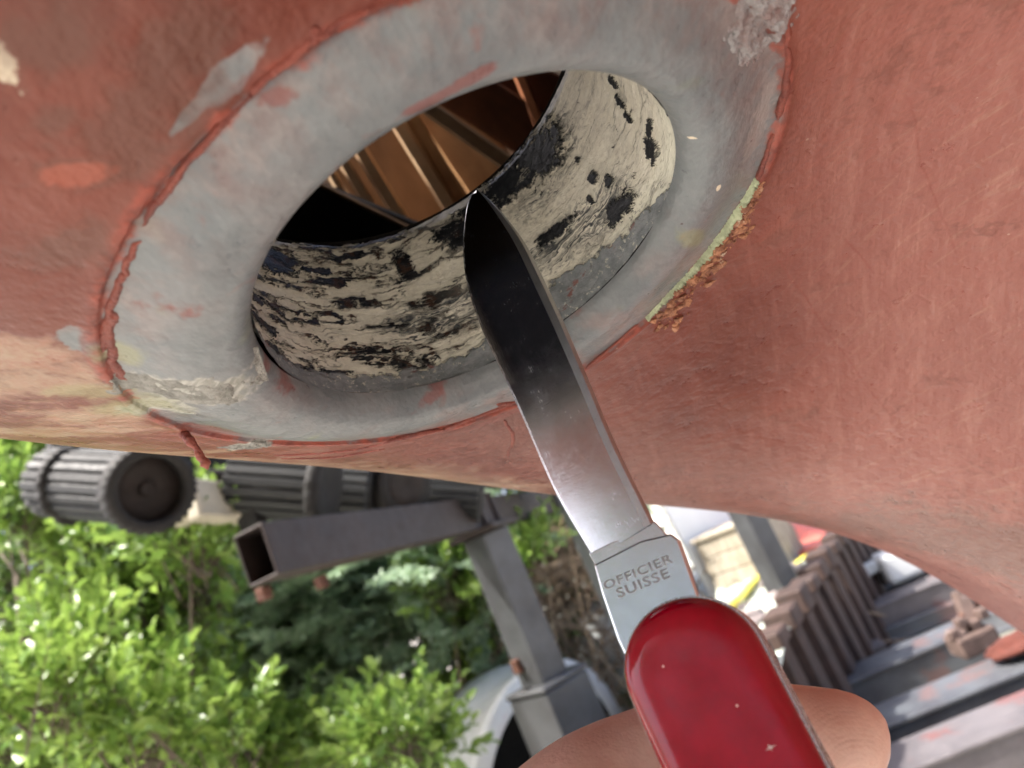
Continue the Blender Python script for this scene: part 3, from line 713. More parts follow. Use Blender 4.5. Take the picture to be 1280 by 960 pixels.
def limb(path, rad, seg=16):
    v, f = tube_arrays(path, rad, seg); n = len(path)
    # rounded ends
    caps = [path[0], path[-1]]; v = np.vstack([v, caps]); k = len(v); m_ = (n-1)*seg
    fs = [tuple(x) for x in f] + [((i+1) % seg, i, k-2) for i in range(seg)] + [(m_+i, m_+(i+1) % seg, k-1) for i in range(seg)]
    return v, fs
def finger(pts, r0, r1):
    p = smooth_path(pts, 46); k = np.linspace(0, 1, 46)
    L = np.r_[0, np.cumsum(np.linalg.norm(np.diff(p, axis=0), axis=1))]; e = L[-1]-L
    rad = r0+(r1-r0)*k + .0006*np.exp(-((k-.42)/.07)**2) + .0006*np.exp(-((k-.74)/.06)**2)
    rad = rad*np.sqrt(np.clip(1-(1-np.clip(e/r1, 0, 1))**2.2, .0004, 1))
    return limb(p, rad)
parts = []
def K(px, py, z): return P(px, py, z)
# index behind the handle, its pad towards us and its tip out on the right
parts.append(finger([K(480, 1220, .116), K(610, 1085, .124), K(712, 1004, .130), K(800, 955, .134), K(940, 922, .134), K(1050, 928, .131), K(1114, 948, .129)], .0094, .0086))
parts.append(finger([K(480, 1330, .116), K(600, 1180, .128), K(740, 1122, .136), K(900, 1095, .140), K(1040, 1090, .137), K(1095, 1100, .133)], .0094, .0082))
parts.append(finger([K(520, 1470, .116), K(650, 1320, .128), K(800, 1260, .135), K(950, 1235, .138), K(1075, 1230, .134), K(1120, 1238, .130)], .0090, .0078))
parts.append(finger([K(580, 1590, .116), K(720, 1440, .128), K(850, 1390, .133), K(990, 1360, .134), K(1085, 1352, .131)], .0080, .0068))
# thumb lying along the front of the handle, below the picture
parts.append(finger([K(620, 1560, .104), K(690, 1400, .098), K(780, 1250, .098), K(900, 1155, .101), K(960, 1120, .104)], .0120, .0092))
# palm and forearm
def chain(pts, rads, n=40):
    p = smooth_path(pts, n); r_ = np.interp(np.linspace(0, 1, n), np.linspace(0, 1, len(rads)), rads); return limb(p, r_)
for a in ((480, 1220), (480, 1330), (520, 1470), (580, 1590)):
    parts.append(chain([K(*a, .117), K(a[0]*.55+230, a[1]*.6+720, .112), K(500, 1760, .110)], [.0098, .0125, .015]))
parts.append(chain([K(500, 1420, .112), K(560, 1600, .108), K(540, 1800, .108)], [.013, .016, .017]))
parts.append(chain([K(530, 1700, .111), K(480, 1950, .112), K(420, 2250, .118), K(330, 2900, .135), K(200, 3900, .17)], [.024, .025, .027, .036, .044], 60))
vv = []; ff = []; nb_ = 0
for v, f in parts: vv.append(v-HO); ff += [tuple(i+nb_ for i in q) for q in f]; nb_ += len(v)
tmp = mesh('hand', np.vstack(vv), ff, M_SKIN)
rm = tmp.modifiers.new('r', 'REMESH'); rm.mode = 'VOXEL'; rm.voxel_size = .0011; rm.use_smooth_shade = True
sm = tmp.modifiers.new('s', 'SMOOTH'); sm.factor = .5; sm.iterations = 5
bpy.context.view_layer.update()
hm = bpy.data.meshes.new_from_object(tmp.evaluated_get(bpy.context.evaluated_depsgraph_get()))
bpy.data.objects.remove(tmp); hm.name = 'hand'
if not hm.materials: hm.materials.append(M_SKIN)
hand = link(bpy.data.objects.new('hand', hm)); hand.location = HO.tolist()
tag(hand, 'bare hand gripping the red knife handle from below', 'hand')

# ================================================================== THE GROUND
def ground_material():
    m = Mat('gravel_and_litter'); p = m.obj()
    a = m.noise(p, .9, 6, .6); b = m.noise(p, 14, 8, .7); c3 = m.noise(p, 90, 4, .7)
    c = m.mix(m.step(b, .35, .65), (.40, .37, .33), (.58, .56, .51)); c = m.mix(m.step(c3, .45, .7, 0, .4), c, (.28, .24, .19))
    c = m.mix(m.step(a, .48, .62, 0, .6), c, (.46, .45, .42))
    return m.fin(c, .9, 0, .2, m.bump(m.add(b, m.mul(c3, .4)), .02, .8))
M_GROUND = ground_material()
ground = gridmesh('ground', np.array([[(x, y, 0.) for x in np.linspace(-150, 150, 31)] for y in np.linspace(-150, 150, 31)]), M_GROUND, None, False, False)
tag(ground, kind='structure')

# ================================================================== THE TRAILER
M_STEEL = plain('grey_galvanised_steel', (.042, .031, .027), .6, .1, .3, 9, .001, 80, col2=(.027, .020, .017))
M_STEEL2 = plain('pale_galvanised_steel', (.40, .42, .43), .45, .35, .25, 8, .0006, 90)
M_POST = plain('grey_post_steel', (.095, .10, .105), .5, .3, .3, 8, .0006, 90, col2=(.06, .06, .063))
M_RUST = plain('rust', (.12, .05, .03), .85, 0, .5, 30, .003, 90)
M_RUBBER = plain('black_rubber', (.012, .011, .010), .75, 0, .3, 20, .001, 200)
M_RIB = plain('grey_roller_rib', (.021, .023, .023), .65, 0, .3, 15, .0006, 150)
M_HUB = plain('brown_hub', (.016, .009, .006), .7, 0, .5, 20, .001, 100)
M_CREAM = plain('cream_bracket_paint', (.50, .46, .36), .6, 0, .25, 10, .0006, 100)
UPW = np.array([0, 0, 1.])
b0 = P(319, 694, 1.30); b1 = P(577, 648, 2.17); bd = unit(b1-b0); b2 = b0 + bd*3.1
trailer = empty('boat_trailer', (b1[0], b1[1], 0)); TO = np.array([b1[0], b1[1], 0])
tag(trailer, 'steel boat trailer with box crossbeam, post and ribbed keel rollers', 'trailer')
# hollow box beam
side = unit(np.cross(bd, UPW)); bu = np.cross(side, bd); hw, hh, tkk = .032, .047, .005
V = []
for p0 in (b0, b2):
    for (x_, y_) in ((hw, hh), (hw-tkk, hh-tkk)):
        for i, j in ((-1, -1), (1, -1), (1, 1), (-1, 1)): V.append(p0 + i*x_*side + j*y_*bu)
F = []
for k in range(4):
    n_ = (k+1) % 4
    F += [(k, n_, 8+n_, 8+k), (4+n_, 4+k, 12+k, 12+n_), (n_, k, 4+k, 4+n_), (8+k, 8+n_, 12+n_, 12+k)]
cb = mesh('crossbeam', V, F, M_STEEL, trailer, False, TO); tag(cb, 'grey box-section crossbeam with open end')
mod = cb.modifiers.new('b', 'BEVEL'); mod.width = .004; mod.segments = 2
for px_, py_, z_ in ((330, 742, 1.33), (402, 728, 1.5)):
    q = P(px_, py_, z_); bevel_box('bolt_head', q-UPW*.012, q+UPW*.012, None, side, .011, .011, M_RUST, trailer, TO, .003, 1)
# weld collar and post
q0 = P(612, 668, 2.27)
t1 = (q0-b0)@bd
for dlt in (-.06, .06):
    c_ = b0+bd*(t1+dlt); bevel_box('weld_flange', c_-bd*.006, c_+bd*.006, None, UPW, hw+.012, hh+.012, M_STEEL, trailer, TO, .002, 1)
c_ = b0+bd*t1 - UPW*(hh+.004)
bevel_box('clamp_plate', c_-bd*.11, c_+bd*.11, None, UPW, .075, .008, M_STEEL, trailer, TO, .003, 1)
ptop = c_-UPW*.006; pdir = unit(P(690, 850, 2.27) - P(617, 668, 2.27)); pdir = unit(np.array([pdir[0]*.3, pdir[1]*.3, pdir[2]]))
pbot = ptop + pdir*.52
psid = unit(ray(640, 760)*[1, 1, 0]); prot = unit(psid*math.cos(R(38)) + np.cross(UPW, psid)*math.sin(R(38)))
bevel_box('post', ptop, pbot, None, prot, .052, .052, M_POST, trailer, TO, .006, 2)
sock_end = np.array([pbot[0], pbot[1], .02])
so_ = bevel_box('post_socket', pbot+UPW*.05, sock_end, None, prot, .088, .088, M_POST, trailer, TO, .008, 2)
bevel_box('socket_rim', pbot+UPW*.05, pbot+UPW*.066, None, prot, .093, .093, M_POST, trailer, TO, .005, 1)
hp = P(660, 866, 2.16)
bevel_box('bolt_hole_dark', hp-prot*.01, hp+prot*.02, None, UPW, .012, .012, M_RUBBER, trailer, TO, .004, 1)  # solid black block standing for the shade inside a hole
bevel_box('ground_foot', sock_end-UPW*.018, sock_end+UPW*.005, None, prot, .16, .16, M_STEEL, trailer, TO, .004, 1)
bevel_box('bolt_head', P(648, 832, 2.2)-UPW*.02, P(648, 832, 2.2)+UPW*.02, None, prot, .016, .016, M_RUST, trailer, TO, .004, 1)
# ribbed keel rollers
def disc(name, c, ax, r_, h, mat, parent, teeth=0, off=TO, hole=0.):
    ax = unit(ax); s = unit(np.cross(ax, UPW)); u2 = np.cross(s, ax); n = 64
    prof = [(r_*.62 if not hole else hole, -h), (r_*.90, -h), (r_*.975, -h*.75), (r_, -h*.3), (r_, h*.3), (r_*.975, h*.75), (r_*.90, h), (r_*.62 if not hole else hole, h)]
    V = []
    for rr, zz in prof:
        a = np.linspace(0, 2*np.pi, n, endpoint=False)
        k = 1+(.035*np.sign(np.sin(a*teeth)) if teeth and rr > r_*.93 else 0)
        V.append(c + ax*zz + (rr*k*np.cos(a))[:, None]*s + (rr*k*np.sin(a))[:, None]*u2 - off)
    V.append(np.repeat([c+ax*(h*.35 if not hole else h)-off], n, 0) if not hole else V[0])
    V = [np.repeat([c-ax*h*.35-off], n, 0)] + V if not hole else V
    return gridmesh(name, np.array(V), mat, parent, True, True)
def roller(c, ax, r_, L, discs, nribs=18, rib_label=None, big=None):
    ax = unit(ax); s = unit(np.cross(ax, UPW)); u2 = np.cross(s, ax)
    core = tube('keel_roller', np.array([c-ax*L/2, c+ax*L/2]), [r_*.86, r_*.86], M_RUBBER, trailer, 32, off=TO)
    for k in range(nribs):
        a = 2*math.pi*k/nribs; rd = math.cos(a)*s + math.sin(a)*u2; tg = -math.sin(a)*s + math.cos(a)*u2
        q = c + rd*r_*.90
        bevel_box('rib', q-ax*L/2, q+ax*L/2, None, rd, r_*math.pi/nribs*.72, r_*.085, M_RIB, core, TO, r_*.03, 1)
    for (t, rr, h) in discs: disc('roller_flange', c+ax*t, ax, rr, h, M_RUBBER, core, 32)
    return core
rc_ = P(150, 606, 1.50); rax = unit(P(190, 612, 1.47)-P(60, 604, 1.60))
c1 = P(118, 606, 1.53); core = roller(c1, rax, .074, .25, [(-.055, .082, .012)], 20)
e1 = P(186, 611, 1.46); eax = unit(unit(C0-e1)*.80 + rax*.60)
disc('wheel_tyre', e1, eax, .086, .028, M_RUBBER, trailer, 30, hole=.062)
disc('wheel_hub', e1-eax*.018, eax, .064, .008, M_HUB, trailer)
disc('hub_cap', e1-eax*.010, eax, .014, .006, M_HUB, trailer)
c2 = P(352, 606, 1.75); core2 = roller(c2, unit(rax+[0, .35, 0]), .085, .21, [(.10, .100, .016)], 20)
c3_ = P(430, 612, 1.95); roller(c3_, unit(rax+[0, .35, 0]), .085, .16, [], 20)
e2 = P(500, 606, 1.98); disc('wheel_tyre', e2, eax, .085, .03, M_RUBBER, trailer, 30); disc('wheel_hub', e2+eax*.024, eax, .055, .008, M_HUB, trailer)
c4 = P(560, 612, 2.2); roller(c4, unit(rax+[0, .35, 0]), .085, .2, [], 20)
bevel_box('roller_bracket', P(238, 625, 1.62), P(300, 630, 1.75), None, UPW, .02, .045, M_CREAM, trailer, TO, .006, 1)
bevel_box('roller_bracket', P(200, 651, 1.62), P(320, 643, 1.75), None, UPW, .03, .010, M_CREAM, trailer, TO, .003, 1)
tube('axle', [P(45, 592, 1.75), P(250, 594, 1.80), P(480, 604, 2.15), P(720, 606, 2.7)], .016, M_STEEL, trailer, 14, off=TO)
q = P(308, 628, 1.72); bevel_box('roller_bracket', q-UPW*.06, q+UPW*.06, None, rax, .02, .03, M_RUBBER, trailer, TO, .005, 1)
bevel_box('roller_rail', P(60, 560, 1.75), P(720, 600, 2.8), None, UPW, .03, .04, M_RUBBER, trailer, TO, .004, 1)
# ================================================================== WHITE DRUMS, POST
M_WHITE = plain('white_plastic', (.80, .82, .80), .4, 0, .10, 6, .0006, 60)
M_WHITER = plain('scuffed_white_plastic', (.84, .85, .84), .4, 0, .05, 6, .0006, 60, spot=(.78, .66, .68))
def drum(name, c, ax, r_, L, mat, label, dark=True):
    ax = unit(ax); d = empty(name, c); tag(d, label, 'drum'); s = unit(np.cross(ax, UPW)); u2 = np.cross(s, ax); n = 72
    a = np.linspace(0, 2*np.pi, n, endpoint=False)
    def ring(rr, t): return ax*t + rr*np.cos(a)[:, None]*s + rr*np.sin(a)[:, None]*u2
    prof = [(.001, -L/2), (r_*.55, -L/2+.01), (r_*.84, -L/2+.03), (r_*.96, -L/2+.075), (r_, -L/2+.13), (r_*1.0, -L*.1), (r_*1.02, 0), (r_*1.0, L*.1), (r_, L/2-.06), (r_*1.05, L/2-.035), (r_*1.05, L/2), (r_*.90, L/2+.004)]
    gridmesh('shell', np.array([ring(x, t) for x, t in prof]), mat, d, True)
    gridmesh('inside', np.array([ring(x, t) for x, t in ((r_*.90, L/2+.003), (r_*.87, L/2-.03), (r_*.84, -L/2+.12), (.001, -L/2+.11))]), M_RUBBER, d, True)
    return d
drum('plastic_drum', P(655, 985, 2.75), unit(CXV*.72 - FW*.62 - CYV*.22), .42, .36, M_WHITER, 'white drum with pink scuffs behind the trailer post, dark mouth to the right')
drum('plastic_drum', P(775, 800, 3.5), unit(CXV*.3 + FW*.9), .20, .40, M_WHITE, 'white drum half hidden behind the knife tang')
pp = P(722, 650, 3.0); th_post = empty('marker_post', (pp[0], pp[1], 0)); tag(th_post, 'slim pale post beside the knife blade, in front of the brown litter bank', 'post')
bevel_box('shaft', pp+UPW*.25, (pp[0], pp[1], -.02), None, prot, .036, .036, M_STEEL2, th_post, (pp[0], pp[1], 0), .005, 1)
bevel_box('cap', pp+UPW*.25, pp+UPW*.27, None, prot, .042, .042, M_STEEL2, th_post, (pp[0], pp[1], 0), .004, 1)
tq = P(727, 742, 3.0)-prot*.037; bevel_box('bolt_head', tq-prot*.006, tq+prot*.006, None, UPW, .008, .008, M_RUST, th_post, (pp[0], pp[1], 0), .002, 1)

# ================================================================== RAISED HARDSTANDING AND SHEET PILES
ZP = .45
E1, E2 = G(1060, 660, ZP), G(950, 840, ZP); ed = unit(E1-E2); en = unit(np.cross(UPW, ed))     # en points left of the edge
if en @ RH > 0: en = -en
M_CONC = plain('pale_concrete', (.36, .37, .33), .85, 0, .2, 5, .003, 60, spot=(.36, .38, .30))
EA, EB = E2 - ed*.55, E1 + ed*4.0
off_ = .07
V = [EA+en*off_, EB+en*off_, EB+en*5, G(845, 715, ZP), EA+en*.20]; V = [(*v[:2], ZP) for v in V] + [(*v[:2], -.02) for v in V]
hs_ = mesh('hardstanding', V, [(0, 1, 2, 3, 4), (0, 5, 6, 1), (1, 6, 7, 2), (2, 7, 8, 3), (3, 8, 9, 4), (4, 9, 5, 0)], M_CONC); tag(hs_, kind='structure')
M_PILE = plain('rusty_brown_sheet_pile', (.075, .045, .036), .8, 0, .4, 14, .002, 60, col2=(.040, .026, .022))
wall = empty('sheet_pile_wall', (*E2[:2], 0)); tag(wall, 'dark brown rusty sheet-pile wall along the raised concrete edge', 'wall'); WO = np.array([*E2[:2], 0])
npile = 34; pw = np.linalg.norm(EB-EA)/npile
for i in range(npile):
    a = EA+ed*pw*i; t = .011
    pf = [(0, .05), (.22, .05), (.36, -.03), (.64, -.03), (.78, .05), (1, .05)]
    outl = [ed*x*pw*.985 - en*(y-.03) for x, y in pf] + [ed*x*pw*.985 - en*(y-.03-t) for x, y in pf[::-1]]
    dz = .012*rng.normal()
    prism('pile', outl, (*a[:2], -.05), (*a[:2], ZP+.02+dz), M_PILE, wall, WO)
for i in range(0, 26):
    a = EA+ed*pw*(i+.5)-en*.02; q = np.array([a[0], a[1], ZP+.02]); bevel_box('lug', q-ed*pw*.28+UPW*.02, q+ed*pw*.28+UPW*.02, None, UPW, .045, .022+.008*(i % 3), M_PILE, wall, WO, .006, 1)
# clutter of pale stones along the coping
M_STONE = plain('pale_pinkish_stone', (.40, .345, .33), .8, 0, .25, 12, .004, 40, col2=(.20, .165, .155))
def rock(name, c, s, mat, label, cat, group, seed, squash=.6, direction=None):
    bm = bmesh.new(); bmesh.ops.create_icosphere(bm, subdivisions=3, radius=1); rg = np.random.default_rng(seed); o3 = rg.random(3)*90
    d = unit(direction if direction is not None else (1, 0, 0)); s2 = unit(np.cross(UPW, d))
    vv = []
    for v in bm.verts:
        p = np.array(v.co[:]); k = 1+.6*mnoise.noise(Vector(p*1.1+o3))+.35*mnoise.noise(Vector(p*2.6+o3))+.15*mnoise.noise(Vector(p*6+o3)); p = p*k
        vv.append(d*p[0]*s*1.45 + s2*p[1]*s*.8 + UPW*p[2]*s*squash)
    vv = np.array(vv); vv[:, 2] -= vv[:, 2].min()
    ff = [[v.index for v in f.verts] for f in bm.faces]; bm.free()
    o = mesh(name, vv, ff, mat, None, True); o.location = tuple(c); return tag(o, label, cat, group)
ORD = ['first', 'second', 'third', 'fourth', 'fifth', 'sixth', 'seventh', 'eighth', 'ninth', 'tenth', 'eleventh', 'twelfth', 'thirteenth', 'fourteenth', 'last']
SP = [(1052, 668, .055), (1030, 684, .05), (1046, 690, .045), (1022, 706, .05), (1008, 722, .055), (1030, 712, .045), (1000, 745, .05), (1016, 738, .04), (985, 765, .055), (1002, 770, .05), (968, 788, .05), (985, 800, .045), (957, 815, .05), (972, 826, .04), (948, 840, .045)]
SP = [(a_, b_, c_*.8) for a_, b_, c_ in SP]
SP.sort(key=lambda q_: -float(G(q_[0], q_[1], ZP) @ ed))
for i, (px_, py_, s_) in enumerate(SP):
    g_ = G(px_, py_, ZP); rock('coping_stone', (g_[0]+en[0]*(.10+.12*((i*7) % 5)/5), g_[1]+en[1]*(.10+.12*((i*7) % 5)/5), ZP-.004), s_*(.6+.25*((i*3) % 4)), M_STONE, f'pale stone on the concrete beside the brown pile wall, {ORD[i]} from the far end', 'stone', 'pale stones on the concrete along the pile wall', i, .6, ed*.4-en)
# boards, box, post and strap on the hardstanding
M_BOARD = plain('white_sheet', (.82, .84, .84), .5, 0, .08, 4, .001, 30)
M_BOX = wood('weathered_box_board', (.34, .29, .22), (.46, .41, .33), .75)
M_REDP = plain('orange_red_board', (.62, .15, .10), .6, 0, .25, 8, .001, 50)
M_YEL = plain('yellow_webbing', (.72, .62, .10), .7, 0, .2, 30, .001, 200)
M_TARP = plain('pale_green_tarp', (.56, .60, .52), .7, 0, .15, 5, .01, 12)
def quad_slab(name, corners, thick, mat, label, cat, group=None):
    c = np.array(corners); nn = unit(np.cross(c[1]-c[0], c[3]-c[0])); b_ = c.mean(0); b_[2] = c[:, 2].min()
    V = np.vstack([c+nn*thick/2, c-nn*thick/2])-b_
    o = mesh(name, V, [(0, 1, 2, 3), (7, 6, 5, 4), (0, 4, 5, 1), (1, 5, 6, 2), (2, 6, 7, 3), (3, 7, 4, 0)], mat); o.location = b_.tolist()
    md = o.modifiers.new('b', 'BEVEL'); md.width = min(.006, thick*.3); md.segments = 2
    return tag(o, label, cat, group)
gb = G(905, 765, ZP); dz_ = (gb-C0)@FW
quad_slab('white_sheet', [P(826, 630, 3.5), P(972, 600, 3.9), P(955, 676, 3.9), P(893, 752, 3.4)], .02, M_BOARD, 'white sheet leaning behind the weathered box', 'sheet')
bx0 = G(905, 742, ZP); bx1 = G(985, 716, ZP); bdir = unit((bx1-bx0)*[1, 1, 0]); bn = unit(np.cross(bdir, UPW))
if bn @ FW < 0: bn = -bn
box = empty('wooden_box', bx0.tolist()); tag(box, 'weathered pale wooden box standing beside the grey post', 'box')
BL = .34; bh = .24
for i in range(3):
    z0_ = .004+i*bh/3
    bevel_box('board', bx0+UPW*(z0_+bh/6)-bdir*.02, bx0+UPW*(z0_+bh/6)+bdir*BL, None, UPW, .009, bh/6-.002, M_BOX, box, bx0, .003, 1)
    bevel_box('board', bx0+UPW*(z0_+bh/6)+bn*.2-bdir*.02, bx0+UPW*(z0_+bh/6)+bn*.2+bdir*BL, None, UPW, .009, bh/6-.002, M_BOX, box, bx0, .003, 1)
for q in (-.008, BL-.012): bevel_box('end_board', bx0+bdir*q+bn*.012+UPW*bh/2, bx0+bdir*q+bn*.188+UPW*bh/2, None, UPW, .009, bh/2-.004, M_BOX, box, bx0, .003, 1)
bevel_box('lid', bx0+UPW*(bh+.012)+bn*.1-bdir*.035, bx0+UPW*(bh+.012)+bn*.1+bdir*(BL+.015), None, UPW, .12, .009, M_BOX, box, bx0, .003, 1)
gp = G(985, 746, ZP); gpo = empty('grey_post', gp.tolist()); tag(gpo, 'square grey steel post standing on the concrete, yellow strap at its foot', 'post')
bevel_box('shaft', gp, gp+UPW*1.0, None, unit(prot+.3*RH), .044, .044, M_POST, gpo, gp, .006, 2)
bevel_box('base_plate', gp+UPW*.001, gp+UPW*.012, None, unit(prot+.3*RH), .075, .075, M_STEEL2, gpo, gp, .003, 1)
quad_slab('orange_board', [G(985, 700, ZP+.03), G(1052, 676, ZP+.03), P(1058, 630, 4.6), P(955, 640, 4.4)], .03, M_REDP, 'orange-red board lying behind the grey post', 'board')
def ribbon(name, pts, width, mat, label, cat):
    c = smooth_path(np.array(pts), 40); t = np.gradient(c, axis=0); s = np.cross(t, UPW); s /= np.linalg.norm(s, axis=1)[:, None]
    o_ = c[0]; V = np.array([c-s*width/2, c+s*width/2, c+s*width/2-UPW*.006, c-s*width/2-UPW*.006, c-s*width/2])-o_
    o = gridmesh(name, V, mat, None, False, False); o.location = o_.tolist(); return tag(o, label, cat)
ribbon('strap', [G(906, 770, ZP+.03), G(925, 745, ZP+.05), G(945, 722, ZP+.03), G(968, 704, ZP+.05)], .045, M_YEL, 'yellow strap lying on the pale tarp in front of the box', 'strap')
ribbon('strap', [G(988, 706, ZP+.03), G(1008, 694, ZP+.04), G(1030, 680, ZP+.03)], .05, M_YEL, 'short yellow strap to the right of the grey post', 'strap')
tg = np.array([[G(px_+rng.normal()*2, py_+rng.normal()*2, ZP+.008+.02*rng.random()) for px_ in np.linspace(880+k*4, 1010-k*3, 16)] for k, py_ in enumerate(np.linspace(700, 850, 14))])
tgo = tg.reshape(-1, 3).min(0); o = gridmesh('tarp', tg-tgo, M_TARP, None, False, True); o.location = tgo.tolist(); tag(o, 'pale green crumpled tarp spread on the concrete under the yellow strap', 'tarp')
so2 = o.modifiers.new('s', 'SOLIDIFY'); so2.thickness = .003; so2.offset = -1

# ================================================================== STEEL BEAMS STACKED BELOW THE WALL
M_BEAM = plain('scuffed_blue_grey_beam', (.115, .125, .135), .5, .2, .3, 7, .0015, 50, col2=(.07, .07, .077), spot=(.15, .10, .095))
M_BEAMP = plain('pinkish_grey_beam', (.15, .135, .138), .55, .15, .3, 9, .0015, 50, spot=(.17, .085, .08))
M_LEDGE = plain('mossy_concrete_ledge', (.28, .29, .24), .9, 0, .3, 9, .004, 40)
def steel_beam(pa, pb, zt, h, wd, mat, label, ext=1.2, left=0.):
    A_ = G(*pa, zt); B_ = G(*pb, zt); d = unit((B_-A_)*[1, 1, 0]); B2 = A_ + d*(np.linalg.norm(B_-A_)+ext); A2 = A_ - d*left
    s = unit(np.cross(UPW, d)); s = s if s @ FW > 0 else -s
    base_ = np.array([A2[0], A2[1], zt-h]); o = empty('steel_beam', base_.tolist()); tag(o, label, 'beam', 'steel beams lying below the sheet-pile wall')
    up0 = A2*[1, 1, 0] + UPW*(zt-h); up1 = B2*[1, 1, 0] + UPW*(zt-h); t = .014
    bevel_box('flange', up0+UPW*(h-t/2)+s*wd/2, up1+UPW*(h-t/2)+s*wd/2, None, UPW, wd/2, t/2, mat, o, base_, .005, 2)
    bevel_box('flange', up0+UPW*(t/2)+s*wd/2, up1+UPW*(t/2)+s*wd/2, None, UPW, wd/2, t/2, mat, o, base_, .005, 2)
    bevel_box('web', up0+UPW*(h/2)+s*.018, up1+UPW*(h/2)+s*.018, None, UPW, .011, h/2-t*.6, mat, o, base_, .003, 1)
    return o
steel_beam((1080, 765), (1193, 718), .16, .15, .16, M_BEAMP, 'steel beam lying farthest back, below the white canister', 1.0)
steel_beam((1066, 820), (1106, 803), .12, .11, .10, M_BEAMP, 'short stub of steel beam beside the white ball', 0.0)
steel_beam((1052, 857), (1207, 790), .17, .16, .17, M_BEAM, 'grey steel beam with pink scuffs, just right of the fingertip', 0.06, .1)
steel_beam((1107, 908), (1280, 838), .17, .165, .18, M_BEAM, 'blue-grey steel beam with white and red marks, second from the bottom corner', 1.2, .25)
steel_beam((1143, 960), (1280, 905), .17, .165, .18, M_BEAMP, 'pinkish steel beam in the bottom right corner', 1.2, .3)
la, lb = G(1080, 890, .03), G(1230, 830, .03); ld = unit((lb-la)*[1, 1, 0]); bevel_box('concrete_ledge', la-ld*.2, lb+ld*1.4, None, UPW, .10, .035, M_LEDGE, None, None, .008, 2)
tag(bpy.data.objects['concrete_ledge'], 'mossy concrete ledge between two grey beams', 'ledge')
steel_beam((1092, 742), (1190, 700), .13, .12, .10, M_BEAM, 'dark steel beam just in front of the crumpled white bag', 1.0)
steel_beam((1075, 800), (1195, 752), .07, .06, .09, M_BEAM, 'low dark beam behind the short beam stub', .6)
steel_beam((1120, 935), (1280, 872), .10, .09, .07, M_STEEL2, 'slim pale beam between the two lowest beams', 1.2, .25)
la, lb = G(1117, 815, .08), G(1200, 784, .08); steel_beam((1117, 812), (1200, 780), .09, .08, .06, M_STEEL2, 'slim pale steel beam behind the scuffed grey beam', .2)
# white bottle, canister and balls
def lathe(name, c, ax, prof, mat, parent=None, n=40):
    ax = unit(ax); ref = UPW if abs(ax@UPW) < .9 else RH; s = unit(np.cross(ax, ref)); u2 = np.cross(s, ax); a = np.linspace(0, 2*np.pi, n, endpoint=False)
    V = np.array([ax*t + r_*np.cos(a)[:, None]*s + r_*np.sin(a)[:, None]*u2 for r_, t in prof])
    o = gridmesh(name, V, mat, parent, True); 
    if parent is None: o.location = tuple(c)
    return o
cn = G(1095, 735, .17); ca_ = unit(RH*.9+UPW*.05+FW*.1)
can = empty('white_canister', (cn[0], cn[1], .16)); tag(can, 'white plastic canister lying on the farthest steel beam', 'canister')
za = np.array([cn[0], cn[1], .16]); d_ = unit((G(1165, 705, .17)-cn)*[1, 1, 0])
bevel_box('body', za+UPW*.07+d_*.05, za+UPW*.07+d_*.34, None, UPW, .085, .068, M_WHITE, can, za, .025, 4)
bevel_box('neck', za+UPW*.10+d_*.0, za+UPW*.10+d_*.052, None, UPW, .026, .026, M_WHITE, can, za, .010, 3)
bevel_box('cap', za+UPW*.10-d_*.03, za+UPW*.10+d_*.003, None, UPW, .034, .034, M_WHITE, can, za, .010, 3)
bg_ = G(1092, 712, .17); rock('white_bag', (bg_[0]+.05, bg_[1]+.35, .155), .10, M_WHITE, 'crumpled white bag behind the white canister', 'bag', None, 77, .75)
for i, (px_, py_, s_, lab) in enumerate(((1049, 812, .05, 'white ball resting beside the short beam stub'), (1070, 742, .038, 'small white ball beside the sheet piles, below the crumpled bag'))):
    g_ = G(px_, py_, .0); pr_ = [(.0005 if abs(math.cos(t)) > .999 else s_*math.sin(t), s_ - s_*math.cos(t)) for t in np.linspace(0, math.pi, 20)]
    pr_ = [(.0005, -.004)]*0 + pr_
    o = lathe('white_ball', (g_[0], g_[1], .002), UPW, pr_ + [(s_*.18, 2*s_-.002), (s_*.18, 2*s_+.012), (.001, 2*s_+.014)], M_WHITE); tag(o, lab, 'ball')
# rusty shackle lump and red rag by the keel
M_RAG = plain('red_cloth', (.11, .032, .022), .9, 0, .3, 20, .004, 60); M_CLAMP = plain('rusty_pale_clamp', (.14, .095, .08), .8, 0, .4, 25, .003, 80, spot=(.30, .26, .25))
g_ = G(1275, 815, .18); rock('red_rag', (g_[0]+.03, g_[1], .168), .06, M_RAG, 'crumpled orange-red rag on the beams at the right edge', 'rag', None, 21, .45)
g_ = G(1222, 812, .17); cl = empty('beam_clamp', (g_[0], g_[1], .168)); tag(cl, 'rusty pinkish clamp bolted on the beams beside the red rag', 'clamp'); CO_ = np.array([g_[0], g_[1], .168])
bevel_box('jaw', CO_+UPW*.03-RH*.06, CO_+UPW*.03+RH*.06, None, UPW, .05, .03, M_CLAMP, cl, CO_, .008, 2)
bevel_box('arm', CO_+UPW*.06+RH*.02, CO_+UPW*.15+RH*.05+FW*.04, None, RH, .022, .022, M_CLAMP, cl, CO_, .006, 2)
for k in range(4): q = CO_+RH*(-.05+.035*k)+UPW*(.062+.02*(k % 2))-FW*.02; bevel_box('nut', q, q+UPW*.03, None, RH, .016, .016, M_CLAMP, cl, CO_, .005, 1)
tube('threaded_rod', np.array([CO_+UPW*.1, CO_+UPW*.12+RH*.2+FW*.05]), .009, M_RUST, cl, 10, off=CO_)

